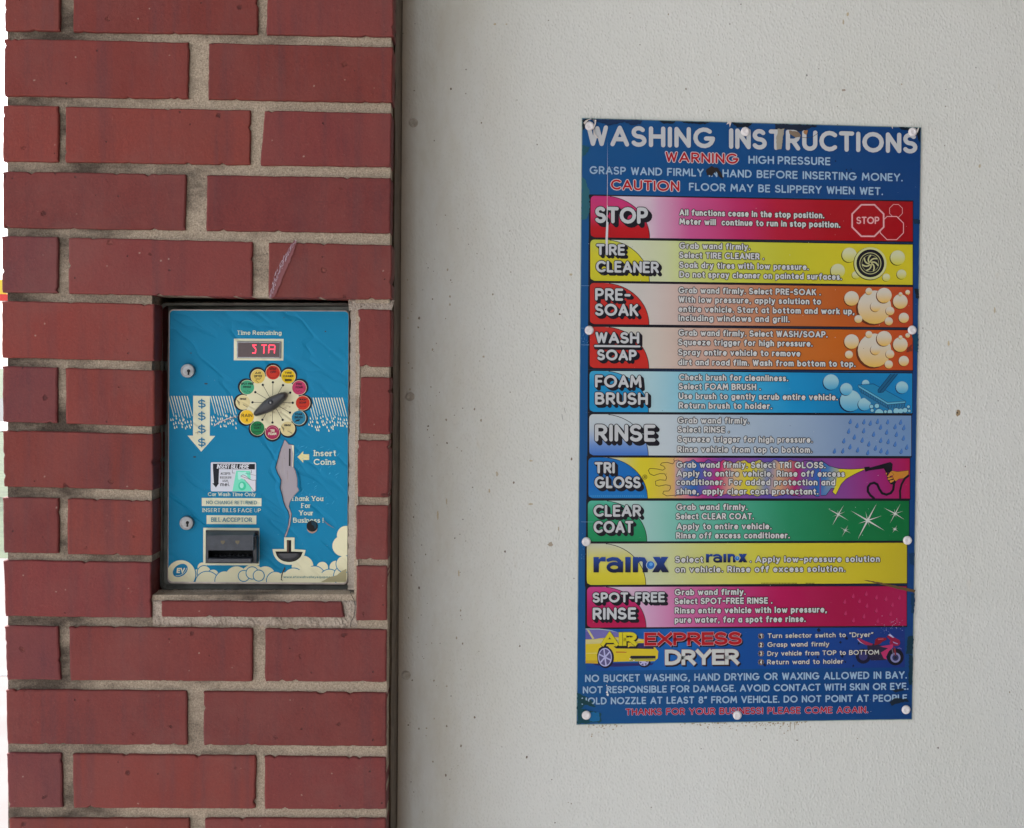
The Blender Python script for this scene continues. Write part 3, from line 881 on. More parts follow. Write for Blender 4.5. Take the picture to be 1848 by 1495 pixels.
def dtext(s, xl, yb, xr, h, w, c=TXT, cr=q2, lay=60, mb=None, **kw):
    (a,), (b_,) = cr((xl, yb)), cr((xr, yb))
    tm = MB()
    text(tm, s, a[0], b_[0], a[1], h / 4.62, w / 4.62, LD(lay), c, slope=0.004, **kw)
    tm.build("decal_lettering", M_decal, door)
dtext("Time Remaining", 728, 345, 1100, 37, 6.2, cr=q1, serif=True)
dtext("Insert", 1370, 202, 1556, 52, 8.5, serif=True)
dtext("Coins", 1368, 274, 1550, 50, 8.5, serif=True)
dtext("Car Wash Time Only", 486, 534, 884, 31, 5.0, serif=True)
dtext("NO CHANGE RETURNED", 472, 602, 895, 30, 4.6, ink(70, 118, 132), serif=True)
dtext("INSERT BILLS FACE UP", 441, 668, 927, 33, 5.0, serif=True)
dtext("BILL*ACCEPTOR", 512, 748, 852, 36, 5.4, ink(62, 118, 138), serif=True)
dtext("Thank You", 1178, 575, 1447, 42, 6.8, serif=True)
dtext("For", 1265, 634, 1342, 42, 6.8, serif=True)
dtext("Your", 1246, 695, 1363, 42, 6.8, serif=True)
dtext("Business !", 1196, 756, 1449, 42, 6.8, serif=True)
dtext("www.etowahvalleyequipment.com", 1115, 1217, 1605, 19, 3.4, ink(90, 128, 128))
for yy in (918, 1022, 1130, 1240):
    dtext("$", 404, yy + 36, 467, 70, 9.5, ink(30, 110, 148), cr=q1, lay=62)

# torn patch of bare metal, scratches
tn = MB()
TEAR = q2((1126, 66), (1140, 82), (1158, 104), (1200, 112), (1199, 200), (1198, 292), (1212, 322), (1226, 372), (1229, 420), (1228, 455), (1244, 487), (1220, 510), (1203, 530), (1188, 552), (1168, 580), (1158, 622), (1170, 652), (1182, 682), (1176, 730), (1168, 775), (1152, 825), (1138, 868), (1126, 880), (1128, 862), (1148, 818), (1162, 760), (1168, 700), (1160, 664), (1134, 622), (1116, 570), (1106, 520), (1092, 470), (1099, 400), (1084, 370), (1066, 335), (1053, 298), (1064, 255), (1075, 220), (1086, 175), (1102, 128), (1116, 96))
cxt, cyt = 519, 850
def grow(pts, d):
    out = []
    n = len(pts)
    for i in range(n):
        a, b_ = pts[i - 1], pts[(i + 1) % n]
        nx, ny = b_[1] - a[1], -(b_[0] - a[0])
        l = math.hypot(nx, ny) or 1
        out.append((pts[i][0] + nx / l * d, pts[i][1] + ny / l * d))
    return out
TR_ = ragged(TEAR, 0.25, rr, 3)
tn.px(grow(TR_, 0.7), LD(66), ink(105, 82, 76))
tn.px([(x - 0.5, y) for x, y in grow(TR_, 0.45)], LD(66.5), ink(52, 50, 60))
tn.px(TR_, LD(67), ink(150, 142, 147))
for k in range(34):
    x, y = rr.uniform(500, 536), rr.uniform(800, 905)
    l_ = rr.uniform(3, 14)
    pp = clip([(x - 0.5, y - l_), (x + 0.6, y - l_), (x + 0.5, y + l_), (x - 0.6, y + l_)], q2((1070, 300), (1128, 90), (1190, 120), (1195, 300), (1222, 460), (1170, 540), (1130, 560), (1100, 420)))
    if len(pp) > 2: tn.px(pp, LD(67.2 + k * 0.01), ink(*rr.choice(((156, 148, 152), (136, 128, 132), (150, 140, 140)))))
tn.px(q2((1184, 108), (1203, 112), (1202, 180), (1196, 290), (1190, 290), (1196, 180)), LD(68), CREAM)
tn.build("torn_patch", M_print, door)
tn = MB()
tn.px(q1((755, 1014), (700, 1030), (640, 1052), (590, 1074), (530, 1112), (560, 1082), (610, 1056), (660, 1038)), LD(66), ink(190, 178, 172))
tn.px(q1((755, 1020), (700, 1037), (640, 1058), (590, 1080), (640, 1054), (700, 1031)), LD(67), ink(110, 96, 92))
tn.px(q2((1436, 716), (1452, 735), (1480, 760), (1515, 785), (1550, 808), (1512, 788), (1486, 774), (1462, 750)), LD(68), ink(120, 95, 88))
tn.px(q2((1128, 1120), (1132, 1140), (1112, 1175), (1100, 1225), (1112, 1245), (1094, 1232), (1098, 1190), (1112, 1150)), LD(68), ink(60, 60, 55))
tn.px(clip(q2((1600, 1160), (1640, 1140), (1640, 1250), (1430, 1250), (1500, 1210), (1560, 1195)), DEC), LD(68), ink(150, 142, 108))
for (x, y, a, b_) in ((345, 497, 6, 4), (470, 752, 16, 6), (375, 1363, 14, 5), (1466, 316, 7, 6), (1118, 203, 6, 3), (655, 1180 + 1000, 3, 3)):
    p, = q1((x, y)); tn.px(ragged(circ(p[0], p[1], a / 4.62, 9, b_ / 4.62), 0.25, rr, 2), LD(69), ink(58, 64, 70))
p, = q2((402, 1160 - 1155)); pen(tn, [(352.5, 781.5), (359, 781)], 0.7, LD(69), ink(120, 105, 80)); pen(tn, [(356.2, 778.5), (357, 784)], 0.6, LD(69), ink(120, 105, 80))
# fine white scuffs where the sheet has buckled
for i in range(46):
    x, y = rr.uniform(1190, 1560), rr.uniform(120, 640)
    ln, an = rr.uniform(8, 55), R(rr.uniform(20, 75))
    (a,), (b_,) = q2((x, y)), q2((x + ln * math.cos(an), y - ln * math.sin(an)))
    w_ = rr.uniform(0.12, 0.42)
    tn.px([a, (a[0] / 2 + b_[0] / 2 + w_, a[1] / 2 + b_[1] / 2 + w_), b_, (a[0] / 2 + b_[0] / 2 - w_, a[1] / 2 + b_[1] / 2 - w_)], LD(58), ink(60, 150, 188))
tn.build("decal_scuffs", M_print, door, kind="stuff")
def flap(pts, side, hgt, wid):
    """the loose vinyl along a tear: it bulges off the door and its lip stands free"""
    fb = MB()
    rs = []
    for f, d in ((-1.0, 0.0), (-0.62, 0.45), (-0.30, 0.85), (0.0, 1.0), (0.05, 0.9)):
        row = []
        for j, (x, y) in enumerate(pts):
            t = j / (len(pts) - 1)
            k_ = math.sin(math.pi * t) ** 0.6
            row.append(P(x + side * (1.3 - f * wid * (0.4 + 0.6 * k_)), y, LD(76) - hgt * d * k_ - 0.00003))
        rs.append(row)
    fb.rings(rs, BLUE, cap1=False, closed=False)
    fb.build("decal_flap", M_decal, door, smooth=True)
flap(q2((1118, 92), (1100, 130), (1086, 175), (1074, 220), (1063, 255), (1052, 298), (1066, 336), (1084, 372), (1098, 402), (1091, 470), (1105, 520), (1116, 572), (1134, 624), (1158, 664), (1166, 700), (1161, 760)), -1, 0.0016, 9.0)
flap(q2((1200, 300), (1213, 322), (1227, 372), (1230, 420), (1229, 455), (1245, 487), (1221, 510), (1204, 532), (1189, 552)), 1, 0.0016, 5.0)
cs = MB(); cs.px(q2((1162, 138), (1176, 139), (1174, 284), (1161, 283)), LD(72), (0, 0, 0, 1)); cs.build("coin_slot", M_hole, door)

# display
disp = MB()
disp.slab([(427.3, 616), (507.2, 616.4), (506.8, 647.2), (427, 646.8)], YD - 0.0022, YD - 0.0008, 0.0006, (1, 1, 1, 1), 1.2)
disp = disp.build("display", M_steel, door)
g_ = MB(); g_.px([(429.6, 618.6), (504.9, 619), (504.6, 645), (429.3, 644.6)], YD - 0.00245, (0, 0, 0, 1)); g_.build("display_window", M_glass, disp)
sg = MB()
def seg(pts):
    for a, b_ in zip(pts, pts[1:]):
        pen(sg, q1(a, b_), 1.75, YD - 0.0026 - STAG * (len(sg.f) % 7), (1, 0, 0, 1))
for s_ in ([(860, 430), (888, 430)], [(862, 436), (884, 460)], [(885, 466), (883, 490)], [(859, 496), (881, 496)], [(936, 430), (973, 430)], [(954, 437), (952, 497)], [(999, 430), (1040, 432)], [(996, 436), (992, 495)], [(1044, 438), (1040, 496)], [(998, 465), (1038, 466)]): seg(s_)
sg.build("display_digits", M_led, disp)

# selector dial
dl = MB()
DCX, DCY = 492.0, 726.6
SPOTS = [("STOP", "OFF", 492.7, 672.7, (178, 50, 36)), ("TIRE", "CLEANER", 520.3, 679.8, (205, 172, 30)), ("PRE", "FOAM", 539.9, 700, (172, 55, 92)), ("WASH", "SOAP", 546.5, 727.6, (178, 48, 32)), ("FOAM", "BRUSH", 539.1, 754.3, (38, 112, 140)), ("RINSE", "", 519.2, 773.8, (195, 180, 130)), ("TRI", "FOAM", 491.6, 780.4, (148, 44, 78)), ("CLEAR", "COAT", 464.6, 773, (30, 112, 66)), ("RAIN", "X", 445.5, 752.9, (220, 172, 42)), ("RINSE", "", 438.7, 726.4, (200, 186, 138)), ("SPOT-FREE", "RINSE", 446, 699.4, (62, 148, 112)), ("AIR", "DRYER", 465.7, 679.8, (198, 172, 88))]
INK_ = ink(28, 30, 38)
kk = 40
for s1, s2, x, y, c in SPOTS: poly(dl, circ(x + (x - DCX) * 0.035, y + (y - DCY) * 0.035, 15.3, 28), kk, INK_); kk += 0.2
poly(dl, circ(DCX, DCY, 48.5, 40), 44, ink(204, 198, 165))
kk = 45
for s1, s2, x, y, c in SPOTS:
    poly(dl, circ(x, y, 13.4, 28), kk, ink(205, 200, 165)); kk += 0.15
    poly(dl, circ(x, y, 12.7, 28), kk + 4, ink(*c))
for i, (s1, s2, x, y, c) in enumerate(SPOTS):
    ux, uy = x - DCX, y - DCY
    l = math.hypot(ux, uy); ux, uy = ux / l, uy / l
    pen(dl, [(DCX + ux * 8, DCY + uy * 8), (DCX + ux * 36, DCY + uy * 36)], 0.75, LD(52 + i * 0.05), INK_)
    poly(dl, circ(DCX + ux * 36.3, DCY + uy * 36.3, 2.2, 12), 54, INK_)
    if s1 == "RAIN":
        text(dl, "RAIN", x - 9.6, x + 9.8, y + 0.4, 6.2, 0.95, LD(56), INK_); text(dl, "X", x - 2, x + 2.2, y + 8.2, 5.6, 0.95, LD(56), INK_)
    elif s1 == "TRI":
        text(dl, "TRI", x - 3.8, x + 3.8, y - 0.6, 4.6, 1.1, LD(56), CREAM); text(dl, "FOAM", x - 7.2, x + 7.2, y + 5.2, 4.8, 1.1, LD(56), CREAM)
        pen(dl, circ(x, y, 10, 18, a0=200, a1=340), 0.5, LD(56), ink(200, 150, 160))
    elif s1 == "RINSE":
        text(dl, "RINSE", x - 6, x + 6, y - 4.2, 3.8, 0.85, LD(56), INK_)
        for j in range(6): pen(dl, [(x - 12 + j * 0.9, y - 5 + j * 2.0), (x - 6.5, y - 0.5 + j * 1.1)], 0.6, LD(56), INK_)
        pen(dl, [(x, y + 4.2), (x + 8, y + 8.6)], 1.0, LD(56), ink(110, 100, 80))
    else:
        hh = 4.0
        wd = lambda s: 0.98 * len(s) + 2.4
        text(dl, s1, x - wd(s1), x + wd(s1), y - 4.4, hh, 0.85, LD(56), INK_)
        text(dl, s2, x - wd(s2), x + wd(s2), y + 1.2, hh, 0.85, LD(56), INK_)
        if s1 == "TIRE": poly(dl, [(x - 6.2, y + 4.4), (x + 6.2, y + 4.4), (x + 6.2, y + 8.6), (x - 6.2, y + 8.6)], 56, ink(80, 66, 26))
        elif s1 == "AIR": pen(dl, [(x - 6, y + 2.4), (x, y + 3.6), (x + 6, y + 2.2), (x + 2, y + 5.8), (x - 3, y + 5), (x - 4, y + 7), (x + 1, y + 11)], 0.8, LD(56), ink(90, 76, 40))
        elif s1 == "FOAM": poly(dl, [(x - 8, y + 7.4), (x - 4, y + 3.6), (x + 3, y + 2.6), (x + 0.5, y + 6)], 56, INK_)
        elif s1 == "SPOT-FREE":
            for j in range(4): pen(dl, [(x - 6 + j * 3.4, y + 5.6 + (j % 2) * 1.4), (x - 5 + j * 3.4, y + 8 + (j % 2) * 1.4)], 0.7, LD(56), INK_)
        elif s1 == "STOP": pen(dl, circ(x, y, 10.2, 8, a0=22.5, a1=382.5), 0.7, LD(55.5), ink(110, 26, 22))
        elif s1 == "CLEAR": pen(dl, [(x - 7, y + 6.6), (x + 7, y + 6.2)], 0.7, LD(56), INK_)
        else:
            for j in range(4): pen(dl, [(x - 5 + j * 2.8, y + 5.2 + (j % 2) * 2), (x - 3.4 + j * 2.8, y + 6.6 - (j % 2) * 1.4)], 0.7, LD(56), ink(90, 30, 50))
# grime worn into the dial by turning the knob
for i in range(26):
    an, rad = R(rr.uniform(-30, 100)), rr.uniform(14, 33)
    x, y = DCX + rad * math.cos(an), DCY + rad * math.sin(an)
    poly(dl, ragged(circ(x, y, rr.uniform(1.2, 3.4), 9, rr.uniform(0.8, 2.2)), 0.5, rr, 2), 50.5 + i * 0.02, mixc(ink(204, 198, 165), ink(120, 96, 70), rr.uniform(0.15, 0.45)))
dial = dl.build("selector_dial", M_decal, door)
kn = MB()
a_, b_ = (457.6, 749.4), (516.5, 710.8)
L0 = math.hypot(b_[0] - a_[0], b_[1] - a_[1]); ux, uy = (b_[0] - a_[0]) / L0, (b_[1] - a_[1]) / L0
def lens(sc, sh=1.0):
    pts = []
    prof = [(0, 2.2), (0.03, 4.2), (0.12, 6.6), (0.25, 9.0), (0.40, 11.4), (0.52, 12.2), (0.64, 11.4), (0.78, 9.2), (0.9, 7.4), (0.97, 5.0), (1.0, 2.4)]
    for t, w_ in prof: pts.append((t, w_))
    up = [(t, w_) for t, w_ in pts]; dn = [(t, -w_) for t, w_ in reversed(pts)]
    out = []
    for t, w_ in up + dn:
        s = (0.5 + (t - 0.5) * sh) * L0
        out.append((a_[0] + ux * s - uy * w_ * sc * -1, a_[1] + uy * s + ux * w_ * sc * -1))
    return out
def at0(pts, y, base=YD - 0.012): return [Vector((P(*p, base).x, y, P(*p, base).z)) for p in pts]
kn.rings([at0(lens(1.0), YD - 0.002), at0(lens(1.0), YD - 0.0085), at0(lens(0.93, 0.985), YD - 0.0105), at0(lens(0.72, 0.95), YD - 0.0128), at0(lens(0.45, 0.90), YD - 0.0138), at0(lens(0.2, 0.84), YD - 0.0141)], (1, 1, 1, 1))
kn = kn.build("selector_knob", M_knob, door)
sc_ = MB(); sc_.lathe(P(487.7, 726.6, YD - 0.0139), [(0.0030, 0), (0.0030, 0.0009), (0.0024, 0.0012), (0.0018, 0.0004)], (1, 1, 1, 1), 14); sc_.build("knob_screw", M_black, kn)
sc_ = MB(); sc_.lathe(P(488.5, 726.8, YD - 0.0146), [(0.0011, 0), (0.0009, 0.0007), (0.0004, 0.0009)], (1, 1, 1, 1), 10); sc_.build("screw_head", M_steel, kn)

# two cam locks
for x, y, an in ((340.3, 669.6, 100), (338.2, 943.6, 90)):
    lk = MB(); cen = P(x, y, YD - 0.0004)
    lk.lathe(cen, [(0.0074, 0), (0.0074, 0.0050), (0.0069, 0.0062), (0.0058, 0.0064), (0.0056, 0.0058), (0.0030, 0.0060)], (1, 1, 1, 1), 28)
    lk = lk.build("lock", M_steel, door)
    ky = MB(); c0 = P(x, y, YD - 0.0068)
    ky.lathe(c0, [(0.0017, 0), (0.0017, 0.00015)], (0, 0, 0, 1), 12)
    ky.face([c0 + Vector((-0.0007, -0.0002, 0)), c0 + Vector((0.0007, -0.0002, 0)), c0 + Vector((0.0008, -0.0002, -0.0044)), c0 + Vector((-0.0010, -0.0002, -0.0044))])
    ky.build("keyhole", M_hole, lk)

# bill instructions sticker
stk = MB()
stk.px(rrect(380.4, 834.6, 462, 887.2, 2.2, 3, dyr=0.3), LD(58), ink(196, 198, 206))
SB = ink(26, 26, 34)
stk.px(q2((528, 264), (878, 266), (878, 312), (528, 308)), LD(60), SB)
stk.px(q2((528, 300), (580, 300), (574, 426), (580, 424), (553, 463), (522, 426), (536, 428)), LD(60.5), SB)
text(stk, "INSERT BILL HERE", *[v for v in (270 + 560 / 4.62, 270 + 826 / 4.62)], 780 + 306 / 4.62, 37 / 4.62, 1.25, LD(63), ink(205, 206, 212), italic=0.16, sp=0.3)
text(stk, "ACCEPTS", 270 + 592 / 4.62, 270 + 674 / 4.62, 780 + 356 / 4.62, 4.2, 0.75, LD(62), SB)
text(stk, "$1,$2,$5,$10", 270 + 586 / 4.62, 270 + 682 / 4.62, 780 + 388 / 4.62, 4.0, 0.6, LD(62), SB)
text(stk, "& $20,", 270 + 608 / 4.62, 270 + 658 / 4.62, 780 + 416 / 4.62, 4.0, 0.6, LD(62), SB)
text(stk, "mei.", 270 + 590 / 4.62, 270 + 668 / 4.62, 780 + 452 / 4.62, 7.2, 1.2, LD(62), SB)
stk.px(q2((722, 322), (838, 324), (846, 420), (850, 494), (690, 494), (704, 420)), LD(60), ink(110, 205, 175))
stk.px(ragged(q2((735, 335), (800, 332), (820, 370), (740, 400)), 0.6, rr, 3), LD(61), ink(165, 220, 205))
p, = q2((772, 450)); stk.px(circ(p[0], p[1], 7, 16, 8), LD(61), ink(60, 185, 145))
p, = q2((768, 446)); stk.px(circ(p[0], p[1], 3.6, 12, 5), LD(61.5), ink(150, 212, 195))
TH = q2((760, 368), (775, 357), (795, 362), (838, 395), (862, 404), (884, 400), (884, 494), (868, 492), (830, 440), (790, 396), (766, 385))
stk.px(TH, LD(64), ink(200, 198, 204)); pen(stk, TH[4:] [::-1][1:] + TH[:5], 0.6, LD(65), SB)
pen(stk, q2((800, 345), (838, 352), (884, 362)), 0.5, LD(65), SB)
for a in ((690, 318, 690, 342, 708, 342), (848, 318, 848, 342, 834, 342)): pen(stk, q2((a[0], a[1]), (a[2], a[3]), (a[4], a[5])), 0.7, LD(63), SB)
stk.build("bill_sticker", M_print, door)

# bill acceptor
ba = MB()
ba.slab([(371, 957.5), (466.5, 958), (466, 1017.5), (370.6, 1017)], YD - 0.0030, YD - 0.0006, 0.0008, (1, 1, 1, 1))
hood = [(373, 963), (459, 963), (456, 994), (374, 994)]
w_ = [(372.5, 960.5, -0.010), (459, 960.5, -0.010), (457.5, 966.5, -0.027), (373, 967, -0.027), (372.6, 993.5, -0.030), (457, 993.5, -0.030)]
def B3(x, y, d): return P(x, y, YD + d)
def back(v): return Vector((v.x, YD - 0.003, v.z))
t0, t1, f1, f0, g0, g1 = [B3(*a) for a in w_]
ba.face([t0, t1, f1, f0]); ba.face([f0, f1, g1, g0])
ba.face([back(t0), back(t1), t1, t0])
r0, r1, r2 = B3(461, 993.5, -0.028), B3(463.5, 966, -0.016), B3(463.5, 1016, -0.016)
ba.face([t1, back(t1), back(g1), g1, f1]); ba.face([t0, f0, g0, back(g0), back(t0)])
ba.face([g0, g1, back(g1), back(g0)])
# cheek on the right, chin below
ba.slab([(456, 968), (463.5, 969), (463.5, 1016), (456, 1016)], YD - 0.018, YD - 0.003, 0.002, (1, 1, 1, 1), 1.0)
ba.slab([(373, 1007.5), (454, 1007.5), (454, 1016.5), (374.5, 1016.5)], YD - 0.027, YD - 0.003, 0.003, (1, 1, 1, 1), 1.6)
ba.slab([(372.3, 992), (376, 992), (376, 1010), (372.3, 1010)], YD - 0.026, YD - 0.003, 0.001, (1, 1, 1, 1), 0.6)
for i in range(8):
    x = 388 + i * 8.2
    ba.slab([(x, 1001.5), (x + 3.4, 1001.5), (x + 3.4, 1006), (x, 1006)], YD - 0.010, YD - 0.003, 0.0006, (1, 1, 1, 1), 0.5)
ba = ba.build("bill_acceptor", M_black, door)
sl = MB(); sl.face([B3(375.5, 993.5, -0.0042), B3(455.5, 993.5, -0.0042), B3(455.5, 1008.5, -0.0042), B3(375.5, 1008.5, -0.0042)]); sl.build("bill_slot", M_hole, ba)
M_amber = mat_flat("dull amber lens", (0.10, 0.075, 0.03), 0.3, var=0.3)
for x in (402, 428.5):
    ar = MB(); ar.face([B3(x - 4, 976, -0.0287), B3(x + 4, 976, -0.0287), B3(x + 3.5, 980, -0.0289), B3(x, 983, -0.0292), B3(x - 3.5, 980, -0.0289)]); ar.build("indicator", M_amber, ba)

# coin return and key hole in the door
cr_ = MB()
OUT = q2((1122, 878), (1208, 880), (1208, 976), (1300, 984)) + q2(*[(1163 + 135 * math.cos(R(t)), 986 + 122 * math.sin(R(t))) for t in range(10, 180, 10)]) + q2((1024, 976), (1122, 976))
cr_.px(OUT, LD(71), CREAM)
cr_ = cr_.build("coin_return", M_decal, door)
ci = MB()
INN = q2((1144, 900), (1181, 902), (1181, 996), (1278, 1000)) + q2(*[(1163 + 110 * math.cos(R(t)), 1000 + 84 * math.sin(R(t))) for t in range(10, 180, 10)]) + q2((1048, 996), (1144, 996))
ci.px(INN, LD(73), (0, 0, 0, 1)); ci.build("coin_return_opening", M_hole, cr_)
bw = MB()
n = 12
rows = []
for j in range(5):
    ph = R(j * 20)
    rows.append([P(270 + (1163 + 96 * math.cos(R(180 - 180 * i / n)) * math.cos(ph * 0.55)) / 4.62, 780 + (1012 + 64 * math.sin(R(180 * i / n)) * math.cos(ph * 0.9)) / 4.62, LD(74) - 0.0035 * math.sin(ph)) for i in range(n + 1)])
bw.rings(rows, (1, 1, 1, 1), cap1=True, closed=False); bw.build("coin_cup", M_black, cr_, smooth=True)
st_ = MB(); st_.px(q2((1147, 902), (1158, 903), (1158, 1004), (1147, 1004)), LD(75), ink(92, 70, 60)); st_.build("return_lever", M_print, cr_)
hl = MB(); p, = q2((1355, 786)); hl.px(ragged(circ(p[0], p[1] + 2.4, 9.6, 24, 10.5), 0.25, rr, 2), LD(71), ink(150, 125, 112)); hl.px(circ(p[0], p[1] - 0.4, 10.1, 26), LD(72), ink(10, 12, 15, 0.4))
hl.px([(p[0] + 8.4 * math.cos(R(t)), p[1] - 0.6 + 8.6 * math.sin(R(t))) for t in range(-100, 35, 10)] + [(p[0] + 4.5 * math.cos(R(t)) - 0.5, p[1] + 2 + 4.5 * math.sin(R(t))) for t in range(30, -100, -10)], LD(73), ink(14, 46, 60))
hl.build("key_hole", M_print, door)
# ------------------------------------------------------------------ instruction sign
SY = 0.1384
LS = lambda k: SY - 0.00004 - k * 0.00001
sign = empty("instruction_sign", P(1345, 760, SY), "tall blue WASHING INSTRUCTIONS sign with coloured panels riveted to the white wall", "sign")
def c5(oy): return lambda x, y: (1030 + x / 5.6, oy + y / 5.6)
def lean(y): return 0.0277 + (y - 213) / 1095.0 * (-0.0148 - 0.0277)     # slope of the sign's horizontals in the photo
CORN = [(1050, 213), (1663, 230), (1646.3, 1299), (1040.3, 1308.5)]
pl = MB()
w0 = [P(*p, SY) for p in CORN]
pl.rings([[Vector((p.x, 0.1399, p.z)) for p in w0], w0], (0.3, 0.4, 0.4, 1))
pl = pl.build("backing_plate", M_alloy, sign)
NAVY = lambda x, y: ramp([(1050, ink(12, 74, 126)), (1350, ink(9, 64, 118)), (1660, ink(7, 56, 108))], x)
bgm = MB()
inn = [(1051.2, 214.3), (1661.8, 231.2), (1645.2, 1297.8), (1041.6, 1307.2)]
# background in horizontal bands; the blue darkens from left to right
def edge(i, j, t): return (inn[i][0] + (inn[j][0] - inn[i][0]) * t, inn[i][1] + (inn[j][1] - inn[i][1]) * t)
nb = 24
for k in range(nb):
    t0, t1 = k / nb, (k + 1) / nb
    q = [edge(0, 3, t0), edge(1, 2, t0), edge(1, 2, t1), edge(0, 3, t1)]
    bgm.px(q, LS(0), NAVY)
bgm.build("blue_ground", M_print, pl)

WHT = ink(178, 180, 182)
PALE = ink(140, 166, 190)
RED = ink(158, 22, 32)
BLK = ink(24, 22, 30)
L_OUT, L_FILL = 80, 96
def head(mb, s, xl, xr, yl, yr, h, w, c=PALE, out=None, ow=1.2, **kw):
    sl = (yr - yl) / (xr - xl)
    if out: text(mb, s, xl, xr, yl, h, w, LS(L_OUT), out, grow=ow, slope=sl, **kw)
    text(mb, s, xl, xr, yl, h, w, LS(L_FILL), c, slope=sl, **kw)
hd = MB()
head(hd, "WASHING", 1058.6, 1290.4, 263.4, 268.2, 37.5, 7.7, WHT, sp=0.35)
head(hd, "INSTRUCTIONS", 1315.7, 1655.5, 268.8, 277.6, 37, 7.7, WHT, sp=0.35)
hd.build("sign_heading", M_print, pl)
wt = MB()
head(wt, "WARNING", 1201, 1332.5, 292.5, 296.2, 18.5, 3.3, RED, ink(190, 180, 184), 1.3, sp=0.32)
head(wt, "HIGH PRESSURE", 1350.7, 1498.6, 295.7, 298.8, 14.6, 2.7, sp=0.33)
head(wt, "GRASP WAND FIRMLY IN HAND BEFORE INSERTING MONEY.", 1064, 1629, 314.3, 327.9, 14.4, 2.6, sp=0.33, spc=0.55)
head(wt, "CAUTION", 1102.5, 1226, 342.5, 345.8, 18.5, 3.3, RED, ink(190, 180, 184), 1.3, sp=0.32)
head(wt, "FLOOR MAY BE SLIPPERY WHEN WET.", 1243.4, 1593.5, 344.3, 352.7, 14.2, 2.6, sp=0.33, spc=0.55)
wt.build("warning_text", M_print, pl)
ft = MB()
head(ft, "NO BUCKET WASHING, HAND DRYING OR WAXING ALLOWED IN BAY.", 1055.9, 1636.6, 1231.4, 1225, 13.4, 2.5, sp=0.33, spc=0.55)
head(ft, "NOT RESPONSIBLE FOR DAMAGE. AVOID CONTACT WITH SKIN OR EYE.", 1051.8, 1639.5, 1252, 1245.2, 12.9, 2.5, sp=0.33, spc=0.5)
head(ft, 'HOLD NOZZLE AT LEAST 8" FROM VEHICLE. DO NOT POINT AT PEOPLE', 1049.6, 1637, 1272, 1266.4, 13, 2.5, sp=0.33, spc=0.55)
head(ft, "THANKS FOR YOUR BUSINESS! PLEASE COME AGAIN.", 1129, 1566.5, 1291.3, 1287.2, 12.2, 2.3, RED, ink(150, 150, 180), 0.7, sp=0.3, spc=0.55)
ft.build("footer_text", M_print, pl)

